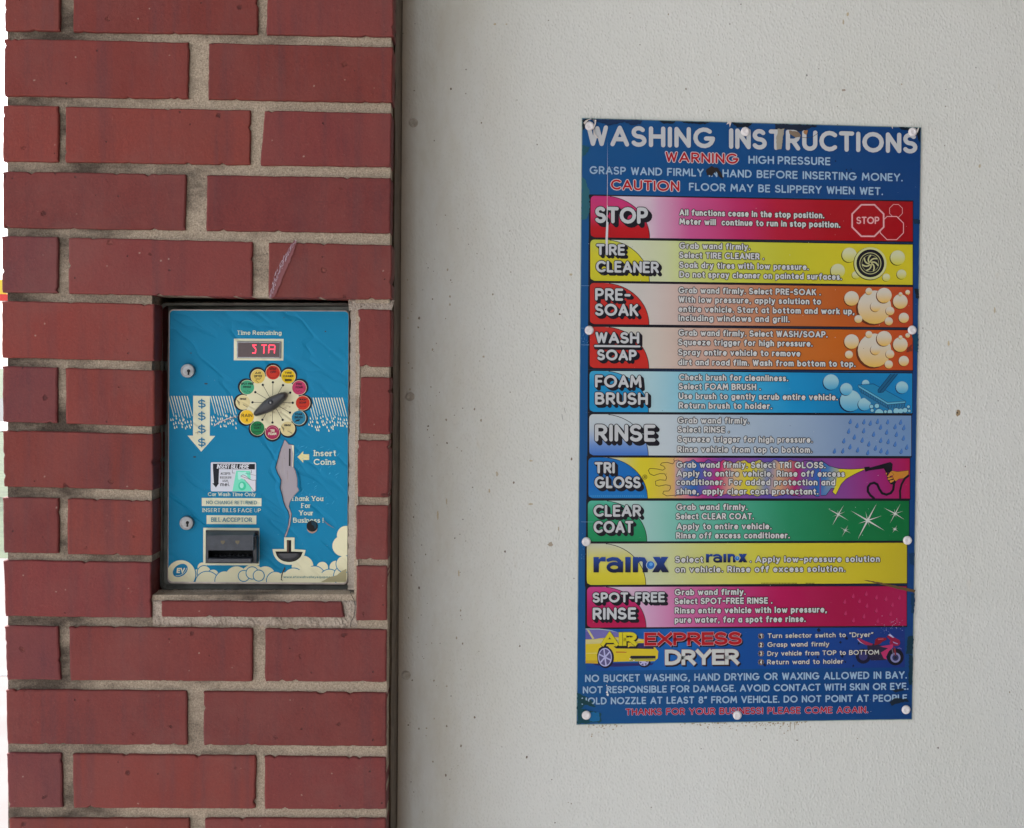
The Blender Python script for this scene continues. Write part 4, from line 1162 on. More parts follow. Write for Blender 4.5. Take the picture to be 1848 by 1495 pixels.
# the ten panels: top-left y, bottom-left y, top-right y, bottom-right y, x left, x right
PW = [(150, 120, 150), (196, 190, 186)]
PAN = [
 dict(n="red panel headed STOP", b=(353.6, 428.6, 364.3, 436, 1066, 1647), g=[(1170, (192, 172, 184)), (1185, (190, 150, 174)), (1240, (182, 82, 132)), (1330, (170, 45, 92)), (1400, (162, 25, 50)), (1500, (150, 14, 26)), (1647, (142, 12, 22))], l=((176, 48, 108), (186, 52, 100), (168, 20, 28), (164, 16, 24))),
 dict(n="yellow panel headed TIRE CLEANER", b=(432.7, 506.8, 442, 514.3, 1065.4, 1647), g=[(1110, (186, 188, 172)), (1200, (184, 190, 150)), (1235, (182, 190, 120)), (1320, (180, 184, 70)), (1420, (178, 174, 44)), (1530, (186, 174, 38)), (1647, (188, 174, 34))], l=((176, 180, 70), (190, 182, 44), (188, 180, 40), (182, 176, 40))),
 dict(n="orange panel headed PRE-SOAK", b=(511, 585, 518.7, 591, 1064.8, 1647), g=[(1110, (182, 184, 178)), (1180, (186, 176, 170)), (1260, (184, 150, 138)), (1350, (178, 124, 96)), (1430, (172, 96, 48)), (1520, (168, 82, 30)), (1600, (168, 70, 30)), (1647, (164, 56, 30))], l=((176, 46, 40), (178, 40, 34), (180, 42, 34), (178, 40, 34))),
 dict(n="orange panel headed WASH SOAP", b=(590, 664.3, 596.5, 668.3, 1064.5, 1647), g=[(1110, (180, 184, 172)), (1180, (186, 176, 166)), (1260, (184, 150, 136)), (1350, (178, 126, 92)), (1430, (176, 98, 40)), (1520, (174, 88, 24)), (1600, (174, 74, 26)), (1647, (168, 58, 28))], l=((176, 46, 40), (178, 40, 34), (180, 42, 34), (178, 40, 34))),
 dict(n="sky blue panel headed FOAM BRUSH", b=(669.8, 743.6, 674.4, 746, 1063.9, 1646.3), g=[(1100, (172, 190, 192)), (1180, (150, 184, 192)), (1250, (110, 172, 192)), (1340, (60, 152, 190)), (1430, (26, 128, 178)), (1530, (16, 110, 160)), (1646, (18, 118, 172))], l=((58, 148, 186), (22, 126, 176), (20, 126, 176), (22, 128, 180))),
 dict(n="pale grey panel headed RINSE", b=(747.9, 822, 750.5, 823.4, 1063.5, 1644.5), g=[(1063, (178, 186, 188)), (1180, (176, 186, 190)), (1300, (158, 172, 184)), (1420, (138, 156, 176)), (1530, (112, 134, 164)), (1644, (100, 130, 168))], l=((180, 188, 190), (172, 182, 190), (98, 132, 186), (60, 104, 176))),
 dict(n="rainbow panel headed TRI GLOSS", b=(826, 899.3, 827.8, 900, 1062, 1641.7), g=[(1100, (170, 175, 165)), (1125, (186, 180, 110)), (1148, (196, 182, 44)), (1175, (196, 180, 40)), (1205, (196, 168, 76)), (1235, (190, 120, 130)), (1270, (160, 50, 120)), (1300, (110, 60, 140)), (1340, (120, 70, 140)), (1400, (80, 70, 150)), (1450, (104, 60, 124)), (1520, (118, 60, 128)), (1590, (138, 34, 98)), (1641, (150, 22, 70))], l=((22, 100, 168), (20, 96, 166), (20, 98, 168), (24, 108, 172))),
 dict(n="green panel headed CLEAR COAT", b=(904, 977.5, 904.4, 976, 1061, 1640.3), g=[(1100, (170, 190, 184)), (1170, (140, 182, 174)), (1230, (104, 170, 154)), (1330, (70, 152, 126)), (1420, (34, 124, 86)), (1520, (18, 106, 60)), (1640, (16, 96, 50))], l=((78, 166, 142), (40, 142, 100), (30, 130, 84), (26, 124, 76))),
 dict(n="yellow panel with dark blue logo lettering", b=(981.4, 1056, 980, 1052.8, 1059, 1636.6), g=[(1100, (182, 186, 168)), (1180, (182, 188, 150)), (1260, (182, 184, 110)), (1360, (186, 180, 64)), (1450, (186, 174, 44)), (1560, (182, 166, 38)), (1636, (172, 156, 36))], l=((178, 180, 160), (192, 186, 96), (196, 184, 50), (186, 176, 46))),
 dict(n="magenta panel headed SPOT-FREE RINSE", b=(1059.6, 1132.9, 1058.4, 1129.6, 1059.5, 1636), g=[(1100, (186, 172, 180)), (1170, (190, 146, 176)), (1230, (184, 96, 144)), (1330, (170, 52, 108)), (1400, (160, 20, 76)), (1520, (146, 16, 60)), (1636, (150, 22, 70))], l=((180, 60, 122), (172, 36, 96), (160, 20, 66), (164, 24, 72))),
]
BODY = [
 [("All functions cease in the stop position.", 1226, 1487.7, 389.3), ("Meter will  continue to run in stop position.", 1226, 1516.6, 405.7)],
 [("Grab wand firmly.", 1226, 1353.8, 449.3), ("Select TIRE CLEANER .", 1226, 1379, 466.3), ("Soak dry tires with low pressure.", 1226, 1459.6, 484.1), ("Do not spray cleaner on painted surfaces.", 1226, 1519.4, 501)],
 [("Grab wand firmly. Select PRE-SOAK .", 1224.5, 1481.3, 529.6), ("With low pressure, apply solution to", 1224.5, 1481.7, 546.4), ("entire vehicle. Start at bottom and work up,", 1224.5, 1542, 563.6), ("including windows and grill.", 1224.5, 1425, 579.6)],
 [("Grab wand firmly. Select WASH/SOAP.", 1224.5, 1493.6, 606.4), ("Squeeze trigger for high pressure.", 1224, 1466.6, 623.4), ("Spray entire vehicle to remove", 1224, 1444.5, 641.6), ("dirt and road film. Wash from bottom to top.", 1224, 1544, 659.5)],
 [("Check brush for cleanliness.", 1225.5, 1422.4, 686.8), ("Select FOAM BRUSH .", 1225, 1373, 703.4), ("Use brush to gently scrub entire vehicle.", 1225, 1512, 720.7), ("Return brush to holder.", 1225, 1393.4, 737.7)],
 [("Grab wand firmly.", 1223, 1352, 764.5), ("Select RINSE .", 1223, 1316.6, 781), ("Squeeze trigger for high pressure.", 1223, 1466.6, 798.4), ("Rinse vehicle from top to bottom.", 1222.5, 1466, 816.8)],
 [("Grab wand firmly. Select TRI GLOSS.", 1221, 1490, 844.8), ("Apply to entire vehicle. Rinse off excess", 1221, 1524.5, 860.4), ("conditioner. For added protection and", 1220.5, 1507.4, 876), ("shine, apply clear coat protectant.", 1220.5, 1477, 892.7)],
 [("Grab wand firmly.", 1220.5, 1349, 921), ("Select CLEAR COAT.", 1220, 1360.6, 937.9), ("Apply to entire vehicle.", 1221, 1392.4, 956), ("Rinse off excess conditioner.", 1220, 1425.2, 972.5)],
 [("Select", 1218.5, 1269.3, 1016), (". Apply low-pressure solution", 1353.5, 1588, 1015.5), ("on vehicle. Rinse off excess solution.", 1218.5, 1525.8, 1033.8)],
 [("Grab wand firmly.", 1217.5, 1345.7, 1074.8), ("Select SPOT-FREE RINSE .", 1217.5, 1394, 1091), ("Rinse entire vehicle with low pressure,", 1217.5, 1492.3, 1107.9), ("pure water, for a spot free rinse.", 1217.5, 1454, 1124.8)],
]
TITLE = [
 [("STOP", 1074.3, 1169.3, 402.7, 29.8, 6.4)],
 [("TIRE", 1076, 1128, 460.7, 20.3, 4.3), ("CLEANER", 1075.5, 1189, 491.6, 20.9, 4.3)],
 [("PRE-", 1074, 1138, 542.5, 22.3, 4.5), ("SOAK", 1074, 1152.3, 570, 22, 4.5)],
 [("WASH", 1074.6, 1153.6, 619.6, 20.5, 4.4), ("SOAP", 1078, 1149, 650.5, 19.7, 4.3)],
 [("FOAM", 1073.8, 1158, 699.6, 22.7, 4.6), ("BRUSH", 1073.8, 1169.3, 730.5, 22.4, 4.6)],
 [("RINSE", 1073.4, 1183, 797, 31, 6.4)],
 [("TRI", 1072.9, 1109.5, 854.6, 20.5, 4.5), ("GLOSS", 1072.9, 1156.4, 881.4, 21.4, 4.5)],
 [("CLEAR", 1071, 1157, 932.9, 21.5, 4.5), ("COAT", 1071, 1142.9, 962.3, 21.8, 4.5)],
 [],
 [("SPOT-FREE", 1069.6, 1200, 1088, 18.4, 4.0), ("RINSE", 1069.6, 1148, 1119, 22, 4.6)],
]
def logo(mb, xl, xr, yb, h, sl):
    """the low, heavy dark-blue lettering with its round bead before the x"""
    u = (xr - xl) / 10.0
    def T(pts): return [(xl + x * u, yb - y * h + sl * x * u) for x, y in pts]
    def gc(x, y):
        t = max(0, min(1, (yb - y) / h))
        return mixc(ink(20, 22, 42), ink(34, 66, 140), t ** 1.2)
    def rows(fl, fr, y0, y1, k, n=8):
        for j in range(n):
            a, b_ = y0 + (y1 - y0) * j / n, y0 + (y1 - y0) * (j + 1) / n
            mb.px(T([(fl(a), a), (fr(a), a), (fr(b_), b_), (fl(b_), b_)]), LS(k), gc)
    st = lambda x0, x1, y0, y1, k: rows(lambda y: x0, lambda y: x1, y0, y1, k)
    st(0.0, 0.72, 0, 1.0, 90)
    mb.px(T([(0.72, 0.55), (0.95, 0.72), (1.62, 0.70), (1.62, 1.0), (1.05, 1.0), (0.72, 0.86)]), LS(91), gc)
    pen(mb, T(E_(2.75, 0.33, 0.78, 0.24, 100, 460, 18)), h * 0.24, LS(90.5), gc)
    st(3.25, 3.92, 0, 0.72, 92)
    pen(mb, T([(1.95, 0.80), (2.5, 0.88), (3.1, 0.86), (3.45, 0.72), (3.55, 0.55)]), h * 0.24, LS(91), gc)
    st(4.2, 4.92, 0, 1.0, 90)
    st(5.2, 5.9, 0, 1.0, 90); st(6.5, 7.2, 0, 0.66, 90)
    pen(mb, T([(5.7, 0.70), (6.1, 0.86), (6.6, 0.84), (6.86, 0.62)]), h * 0.27, LS(91), gc)
    rows(lambda y: 7.75 + 1.25 * y, lambda y: 8.65 + 1.25 * y, 0, 1.0, 90); rows(lambda y: 9.1 - 1.25 * y, lambda y: 10.0 - 1.25 * y, 0, 1.0, 92)
    c, = T([(7.55, 0.47)])
    mb.px(circ(c[0], c[1], h * 0.29, 20), LS(97), ink(170, 182, 190)); mb.px(circ(c[0], c[1], h * 0.255, 20), LS(98), ink(36, 98, 172)); mb.px(circ(c[0] + h * 0.03, c[1] - h * 0.06, h * 0.12, 14), LS(99), ink(92, 150, 205))

BUB = None
def bubble(mb, x, y, r, k, hi, lo, sh, off=0.07):
    mb.px(circ(x - r * off * 1.6, y + r * off * 1.3, r * 1.0, 26), LS(k), sh)
    n = 10
    for j in range(n):
        a0, a1 = 180.0 * j / n, 180.0 * (j + 1) / n
        ya, yb_ = y - r * math.cos(R(a0)), y - r * math.cos(R(a1))
        xa, xb = r * math.sin(R(a0)), r * math.sin(R(a1))
        mb.px([(x - xa, ya), (x + xa, ya), (x + xb, yb_), (x - xb, yb_)], LS(k + 1), lambda X_, Y_: mixc(hi, lo, max(0, min(1, (Y_ - y + r) / (2 * r) * 1.5 - 0.45))))
def drop(mb, x, y, s, k, c, sh):
    shp = [(0.9, -4.2), (1.6, -1.0), (2.1, 0.8), (1.5, 2.6), (0, 3.2), (-1.6, 2.6), (-2.1, 1.0), (-1.0, -1.0)]
    mb.px([(x - 0.7 + a * s, y + 0.5 + b_ * s) for a, b_ in shp], LS(k), sh)
    mb.px([(x + a * s, y + b_ * s) for a, b_ in shp], LS(k + 1), c)
def r5(oy): return lambda *a: [(1340 + x / 5.435, oy + y / 5.435) for x, y in a]

for i, pd in enumerate(PAN):
    tl, bl, tr, br, xl, xr = pd["b"]
    stops = [(x, ink(*c)) for x, c in pd["g"]]
    mb = MB()
    mb.px([(xl - 3.2, tl - 2.4), (xr + 1.4, tr - 2.2), (xr + 1.2, br + 2.6), (xl - 3.6, bl + 2.8)], LS(2 + (i % 2)), BLK)
    n = 40
    yt = lambda x: tl + (tr - tl) * (x - xl) / (xr - xl)
    yb = lambda x: bl + (br - bl) * (x - xl) / (xr - xl)
    rc = 7.0
    for k in range(n):
        x0, x1 = xl + rc + (xr - xl - rc) * k / n, xl + rc + (xr - xl - rc) * (k + 1) / n
        mb.px([(x0, yt(x0)), (x1, yt(x1)), (x1, yb(x1)), (x0, yb(x0))], LS(6), lambda x, y: ramp(stops, x))
    # quarter-leaf behind the title
    lt = [ink(*c) for c in pd["l"]]
    x_c, rx = xl + 26, 80.5
    def lx(v): return x_c + rx * math.sqrt(max(0, 1 - (1 - v) ** 2))
    def left(v):
        hgt = bl - tl
        d = v * hgt
        e = hgt - d
        o = 0
        if d < rc: o = rc - math.sqrt(max(0, rc * rc - (rc - d) ** 2))
        elif e < rc: o = rc - math.sqrt(max(0, rc * rc - (rc - e) ** 2))
        return xl + o
    vs = [0, 0.006, 0.02, 0.05, 0.09] + [0.13 + 0.87 * k / 16 for k in range(16)] + [0.96, 1.0]
    vs = sorted(set(vs))
    curve = []
    for a, b_ in zip(vs, vs[1:]):
        def pt(x, v): return (x, yt(x) + (yb(x) - yt(x)) * v)
        cv = lambda x, y: ramp([(0, lt[0]), (0.35, lt[1]), (0.75, lt[2]), (1, lt[3])], (y - yt(x)) / (yb(x) - yt(x)))
        mb.px([pt(left(a), a), pt(lx(a), a), pt(lx(b_), b_), pt(left(b_), b_)], LS(10), cv)
        curve.append(pt(lx(a), a))
    curve.append((lx(1), yb(lx(1))))
    pen(mb, curve[1:], 1.1, LS(14), BLK)
    panel = mb.build("instruction_panel", M_print, pl, label=pd["n"])
    # icons
    ic = MB()
    if i == 0:
        q = r5(200)
        def octo(cx, cy, r, w_, k, fill):
            p = circ(cx, cy, r, 8, a0=22.5, a1=382.5)
            ic.px(p, LS(k), ink(205, 150, 152)); ic.px(circ(cx, cy, r - w_, 8, a0=22.5, a1=382.5), LS(k + 1), fill)
        RD = ink(146, 12, 24)
        octo(*q((1505, 983))[0], 13.0, 1.0, 20, RD); octo(*q((1465, 1152))[0], 23.5, 1.6, 24, RD); octo(*q((1230, 1078))[0], 32.3, 3.0, 28, RD)
        text(ic, "STOP", 1340 + 1118 / 5.435, 1340 + 1342 / 5.435, 200 + 1112 / 5.435, 13.2, 2.4, LS(40), ink(205, 150, 152), sp=0.3)
    elif i == 1:
        q = r5(430)
        hi, lo, sh = ink(186, 186, 150), ink(186, 180, 60), ink(70, 66, 20)
        for x, y, r in ((1048, 165, 72), (935, 322, 70), (1112, 362, 38), (1410, 386, 38), (1560, 355, 47), (1522, 192, 72)): bubble(ic, *q((x, y))[0], r / 5.435, 20, hi, lo, sh)
        c = q((1254, 248))[0]
        ic.px(circ(c[0] - 0.8, c[1] + 0.8, 30, 32), LS(30), sh); ic.px(circ(*c, 29.2, 32), LS(31), ink(186, 186, 130))
        for r, cc in ((25.2, BLK), (19.8, ink(170, 168, 120)), (18.4, BLK), (15.6, ink(150, 150, 104)), (14.8, BLK)): ic.px(circ(*c, r, 32), LS(32 + (25.2 - r) * 0.4), cc)
        for k in range(7):
            a0 = 360 / 7 * k
            arm = [(c[0] + r * math.cos(R(a0 + r * 4.6)), c[1] + r * math.sin(R(a0 + r * 4.6))) for r in (2.2, 5, 8, 11, 14.4)]
            pen(ic, arm, 2.6, LS(38 + k * 0.1), ink(172, 170, 122))
        ic.px(circ(*c, 3.4, 14), LS(40), ink(160, 158, 110)); ic.px(circ(*c, 1.6, 10), LS(41), BLK)
    elif i in (2, 3):
        q = r5(430)
        hi, lo, sh = ink(192, 184, 170), ink(204, 164, 78), ink(90, 40, 16)
        lst = [(1295, 678, 165, 20), (1070, 592, 72, 22), (1240, 522, 34, 24), (1390, 562, 74, 26), (1305, 672, 50, 24), (1447, 715, 42, 28), (1435, 816, 40, 28), (1548, 622, 72, 24), (1550, 550, 19, 28), (1620, 532, 23, 24), (1582, 782, 50, 24)]
        lst += [(1136, 794, 39, 26)] if i == 2 else [(1044, 720, 39, 26)]
        for x, y, r, k in lst: bubble(ic, *q((x, y + (0 if i == 2 else 423)))[0], r / 5.435, k, hi, lo, sh)
    elif i == 4:
        q = r5(660)
        hi, lo, sh = ink(140, 180, 190), ink(62, 146, 182), ink(8, 40, 72)
        for x, y, r, k in ((868, 162, 76, 20), (1208, 176, 36, 20), (1565, 215, 60, 20), (1060, 345, 104, 22), (1018, 232, 60, 24), (1196, 380, 62, 26)): bubble(ic, *q((x, y))[0], r / 5.435, k, hi, lo, sh)
        NV = ink(10, 42, 78)
        ic.px(q((1150, 215), (1190, 250), (1420, 370), (1590, 365), (1600, 420), (1420, 430), (1280, 380), (1160, 290)), LS(30), ink(40, 110, 150))
        for k in range(17):
            t = k / 16
            a = (1150 + 270 * t, 225 + 160 * t); pen(ic, q(a, (a[0] + 4, a[1] + 26), (a[0] + 18, a[1] + 46)), 0.8, LS(31 + k * 0.05), NV)
        for k in range(11):
            a = (1430 + 16 * k, 378 - k); pen(ic, q(a, (a[0] - 2, a[1] + 22), (a[0] + 4, a[1] + 44)), 0.8, LS(31 + k * 0.05), NV)
        top = q((1135, 190), (1285, 180), (1600, 350), (1422, 362))
        ic.px(q((1132, 190), (1422, 358), (1600, 346), (1600, 368), (1422, 382), (1134, 212)), LS(34), ink(90, 160, 185)); ic.px(top, LS(35), ink(30, 118, 160))
        pen(ic, top + top[:1], 0.9, LS(36), NV); pen(ic, q((1134, 195), (1136, 214), (1422, 384), (1600, 368), (1600, 350)), 0.9, LS(37), NV)
        ic.px(q((1455, 84), (1520, 84), (1378, 262), (1350, 270), (1328, 262), (1328, 240)), LS(38), ink(22, 84, 120))
        for a, b_ in (((1452, 84), (1328, 240)), ((1490, 84), (1350, 255)), ((1522, 84), (1378, 262)), ((1328, 240), (1330, 264)), ((1330, 264), (1378, 262))): pen(ic, q(a, b_), 1.0, LS(39), NV)
        for x, y, r in ((1265, 402, 22), (1272, 440, 20), (1318, 396, 26), (1340, 468, 46), (1402, 452, 18), (1445, 455, 27), (1508, 445, 32), (1552, 445, 28), (1595, 438, 27), (1628, 404, 18), (1636, 445, 17)):
            c = q((x, y))[0]; reg = [(1500, 600), (1646, 600), (1646, 745.6), (1500, 745.6)]
            p = clip(circ(*c, r / 5.435, 20), reg)
            if p: ic.px(p, LS(40 + x * 0.001), NV)
            p = clip(circ(*c, r / 5.435 - 0.8, 20), reg)
            if p: ic.px(p, LS(43 + x * 0.001), ink(126, 178, 192))
    elif i in (5, 9):
        if i == 5:
            q = r5(660); c, sh = ink(66, 110, 172), ink(30, 44, 78)
            lst = ((1058, 545), (1125, 585), (1192, 548), (1255, 562), (1325, 545), (1425, 548), (1552, 552), (1355, 600), (1498, 596), (1583, 606), (1042, 640), (1190, 636), (1287, 670), (1415, 650), (1510, 672), (1098, 698), (995, 735), (1175, 728), (1357, 730), (1580, 708), (1430, 742), (1240, 766), (1497, 768), (1055, 793), (1305, 806), (1612, 797), (903, 835), (985, 833), (1130, 824), (1360, 832), (1420, 846), (1558, 838), (1230, 850))
        else:
            q = r5(890); c, sh = ink(165, 42, 86), ink(92, 8, 40)
            lst = ((1085, 1008), (1213, 985), (1002, 1062), (1147, 1055), (1313, 1020), (1407, 1034), (1538, 1022), (1220, 1102), (1470, 1092), (1010, 1175), (1312, 1148), (1190, 1206), (1452, 1183), (1088, 1243), (1325, 1250), (1515, 1250))
        for x, y in lst: drop(ic, *q((x, y + 4))[0], 1.35 if i == 5 else 1.25, 20, c, sh)
    elif i == 6:
        q = r5(660); q0 = lambda *a: [(1030 + x / 5.6, 660 + y / 5.6) for x, y in a]
        bands = [(1190, (192, 178, 60)), (1215, (190, 150, 130)), (1235, (100, 120, 165)), (1255, (30, 90, 160)), (1278, (110, 70, 140)), (1298, (180, 30, 100)), (1320, (190, 150, 130)), (1345, (194, 180, 44)), (1362, (190, 178, 60)), (1385, (110, 120, 160)), (1405, (190, 150, 110)), (1436, (160, 30, 90)), (1452, (110, 70, 140)), (1475, (30, 90, 160)), (1500, (80, 120, 165)), (1520, (184, 176, 70)), (1560, (192, 178, 40))]
        bs = [(x, ink(*c)) for x, c in bands]
        xs = [1218 + 3.0 * k for k in range(88)]
        top = [(x, 833 + 2.2 * math.sin(x * 0.21) + 1.3 * math.sin(x * 0.47 + 1)) for x in xs]
        bot = [(x, 893.8 + 2.0 * math.sin(x * 0.17 + 2) + 1.1 * math.sin(x * 0.41)) for x in xs]
        cb = lambda x, y: ramp(bs, x + (y - 862) * 0.12)
        for k in range(len(xs) - 1):
            m_ = 6
            for j in range(m_):
                f = lambda a, b_, t: (a[0] + (b_[0] - a[0]) * t, a[1] + (b_[1] - a[1]) * t)
                ic.px([f(top[k], bot[k], j / m_), f(top[k + 1], bot[k + 1], j / m_), f(top[k + 1], bot[k + 1], (j + 1) / m_), f(top[k], bot[k], (j + 1) / m_)], LS(20), cb)
        tong = q((770, 928), (850, 985), (950, 1012), (1060, 1018), (1195, 1010), (1195, 1022), (1110, 1060), (1020, 1110), (970, 1160), (940, 1220), (915, 1270), (880, 1240), (900, 1205), (870, 1205), (820, 1272), (770, 1275))
        ic.px(tong, LS(22), cb); ic.px(q((950, 1014), (1060, 1020), (1195, 1011), (1195, 1021), (1110, 1059), (1020, 1110), (970, 1160), (940, 1220), (915, 1268), (884, 1238), (908, 1190), (930, 1090)), LS(23), ink(192, 178, 42))
        pen(ic, tong[:5], 0.9, LS(26), BLK); pen(ic, tong[5:], 0.9, LS(26), BLK)
        pen(ic, top, 0.9, LS(27), BLK); pen(ic, bot, 0.9, LS(27), BLK)
        drip = q0((1040, 945), (1048, 970), (1030, 995), (975, 978), (920, 985), (905, 1005), (940, 1018), (955, 1040), (930, 1058), (870, 1045), (800, 1040), (783, 1060), (800, 1095), (840, 1112), (900, 1092), (950, 1095), (970, 1130), (960, 1160), (900, 1155), (855, 1170), (860, 1210), (890, 1220), (960, 1205), (1005, 1215), (1010, 1240), (990, 1268), (940, 1270), (930, 1295), (970, 1318), (1060, 1310))
        pen(ic, drip, 0.95, LS(28), BLK)
        w9 = lambda *a: [(1480 + x / 10.267, 820 + y / 10.267) for x, y in a]
        ic.px(w9((815, 240), (915, 230), (920, 250), (1300, 145), (1345, 180), (1335, 300), (1310, 340), (1225, 345), (1180, 265), (930, 300), (905, 305), (840, 325)), LS(30), BLK)
        ic.px(w9((1225, 340), (1260, 345), (1410, 520), (1380, 560), (1310, 560), (1250, 480)), LS(30.5), BLK)
        hand = w9((1310, 320), (1340, 305), (1430, 325), (1640, 300), (1640, 370), (1570, 445), (1460, 460), (1405, 500), (1370, 480), (1330, 380))
        ic.px(hand, LS(31), ink(178, 116, 44)); pen(ic, hand + hand[:1], 0.6, LS(32), BLK)
        for k, f in enumerate((((1215, 340), (1245, 345), (1235, 385), (1215, 375)), ((1235, 420), (1310, 320), (1370, 380), (1320, 400), (1270, 430)), ((1245, 465), (1260, 435), (1350, 425), (1350, 455), (1270, 485)), ((1285, 510), (1290, 485), (1370, 470), (1370, 500), (1310, 535)))):
            ic.px(w9(*f), LS(33 + k * 0.3), ink(182, 124, 52)); pen(ic, w9(*f) + w9(f[0]), 0.5, LS(35 + k * 0.1), BLK)
        pen(ic, w9((1000, 820), (930, 760), (885, 690), (885, 610), (930, 550), (1000, 530), (1060, 560), (1100, 650), (1150, 725), (1230, 750), (1310, 720), (1355, 660), (1368, 560)), 4.2, LS(37), BLK)
        pen(ic, w9((1485, 815), (1480, 680), (1510, 560), (1570, 450), (1635, 400)), 3.8, LS(38), BLK)
        p = (1163.6, 861.2); pen(ic, circ(*p, 3.9, 18) + [circ(*p, 3.9, 18)[0]], 0.6, LS(60), BLK); text(ic, "R", p[0] - 1.5, p[0] + 1.7, p[1] + 2.1, 4.2, 0.7, LS(60), BLK)
        for k in range(26):
            x = 1065.5 + 3.78 * k; ic.px([(x, 894.5), (x + rr.uniform(1.4, 2.8), 894.5), (x + 2.4, 896.6), (x, 896.6)], LS(16), ink(58, 128, 180))
    elif i == 7:
        q = r5(890)
        for (x, y, arms) in ((1227, 270, ((1318, 100), (1130, 455), (1060, 172), (1395, 370), (1207, 178), (1247, 335), (1365, 225), (1135, 302))), (940, 210, ((995, 118), (880, 322), (835, 152), (1040, 272), (932, 165), (948, 245), (1008, 185), (885, 232))), (1497, 203, ((1550, 105), (1445, 300), (1385, 145), (1590, 262), (1488, 152), (1508, 240), (1575, 178), (1445, 218))), (1010, 367, ((1035, 315), (975, 430), (960, 338), (1062, 395), (1005, 340), (1015, 385), (1045, 355), (980, 375))), (1495, 355, ((1515, 320), (1470, 392), (1460, 335), (1532, 378), (1490, 335), (1500, 370), (1520, 345), (1470, 362)))):
            c = q((x, y))[0]
            for j, a in enumerate(arms):
                t_ = q(a)[0]
                l = math.hypot(t_[0] - c[0], t_[1] - c[1]) or 1
                nx, ny = -(t_[1] - c[1]) / l, (t_[0] - c[0]) / l
                ww = max(0.55, l * 0.045)
                ic.px([(c[0] + nx * ww + 0.6, c[1] + ny * ww + 0.6), (t_[0] + 0.6, t_[1] + 0.6), (c[0] - nx * ww + 0.6, c[1] - ny * ww + 0.6)], LS(20 + j * 0.2), ink(10, 60, 30))
                ic.px([(c[0] + nx * ww, c[1] + ny * ww), t_, (c[0] - nx * ww, c[1] - ny * ww)], LS(24 + j * 0.2), ink(186, 190, 182))
    elif i == 8:
        logo(ic, 1071, 1207.4, 1033.4, 27.7, -0.001)
        ic.build("panel_picture", M_print, panel); ic = MB()
        logo(ic, 1274, 1348.8, 1015.6, 15.4, -0.004)
        ic.build("panel_picture", M_print, panel); ic = MB()
        for x0, x1 in ((1374, 1438), (1454, 1468)):
            x = x0
            while x < x1:
                w_ = rr.uniform(1.2, 2.2); ic.px([(x, 1052.0), (x + w_, 1052.0), (x + w_, 1053.6), (x, 1053.6)], LS(16), ink(88, 80, 26)); x += w_ + 0.8
    if ic.f: ic.build("small_print" if i == 8 else "panel_picture", M_print, panel)
    # titles: white, black outline, black block shadow to the lower right
    if TITLE[i]:
        tt = MB()
        for s_, a, b_, y, h, w_ in TITLE[i]:
            sl = lean(y)
            big = 1.35 if h > 25 else 1.0
            for n_, o in enumerate((1.0, 0.66, 0.33)):
                text(tt, s_, a, b_, y, h, w_, LS(46 + 10 * n_), BLK, grow=1.3, dx=4.6 * o * big, dy=4.6 * o * big, slope=sl, sp=0.34)
            text(tt, s_, a, b_, y, h, w_, LS(78), BLK, grow=1.3, slope=sl, sp=0.34)
            text(tt, s_, a, b_, y, h, w_, LS(L_FILL), WHT, slope=sl, sp=0.34)
        if i == 3:
            pen(tt, [(1075, 628.5), (1157, 629.8)], 5.6, LS(60), BLK); pen(tt, [(1074, 624.6), (1154, 625.6)], 6.2, LS(88), BLK); pen(tt, [(1074, 624.6), (1154, 625.6)], 3.6, LS(104), WHT)
        tt.build("panel_title", M_print, panel)
    bt = MB()
    for s_, a, b_, y in BODY[i]:
        sl = lean(y)
        text(bt, s_, a, b_, y, 11.6, 2.55, LS(L_OUT), BLK, grow=1.05, slope=sl, sp=0.40, spc=0.5)
        text(bt, s_, a, b_, y, 11.6, 2.55, LS(L_FILL), ink(186, 186, 184), slope=sl, sp=0.40, spc=0.5)
    bt.build("panel_text", M_print, panel)

# lower strip: dryer picture, title and four steps
dr = MB()
for k in range(30):
    x0, x1 = 1058 + 575 * k / 30, 1058 + 575 * (k + 1) / 30
    cc = lambda x, y: ramp([(1058, ink(18, 64, 130)), (1230, ink(20, 90, 160)), (1300, ink(14, 70, 136)), (1470, ink(16, 60, 128)), (1633, ink(24, 44, 108))], x)
    yy = lambda x, y: y + lean(y) * (x - 1058)
    dr.px([(x0, yy(x0, 1136.5)), (x1, yy(x1, 1136.5)), (x1, yy(x1, 1211)), (x0, yy(x0, 1211))], LS(3), cc)
drp = dr.build("dryer_panel", M_print, pl, label="blue lower panel headed AIR EXPRESS DRYER with a yellow car")
qa = lambda *a: [(1040 + x / 10.267, 1120 + y / 10.267) for x, y in a]
car = MB()
YL, YL2, YL3 = ink(196, 174, 40), ink(184, 150, 40), ink(190, 180, 120)
car.px(qa((350, 830), (700, 860), (1400, 830), (1440, 790), (300, 790)), LS(8), ink(40, 38, 92))
car.px(qa((172, 150), (420, 155), (620, 180), (780, 225), (900, 300), (1000, 330), (450, 420), (172, 430)), LS(10), ink(104, 98, 158))
car.px(qa((172, 150), (420, 152), (620, 176), (780, 222), (620, 190), (420, 168), (172, 166)), LS(11), ink(150, 176, 178))
car.px(qa((172, 215), (215, 210), (300, 340), (172, 350)), LS(11), ink(92, 84, 150)); car.px(qa((195, 170), (240, 180), (335, 335), (300, 350)), LS(12), YL3)
car.px(qa((172, 352), (330, 350), (440, 330), (700, 310), (1000, 320), (1250, 350), (1300, 400), (1440, 480), (1520, 570), (1510, 700), (1450, 755), (960, 760), (700, 770), (400, 800), (172, 795)), LS(13), YL)
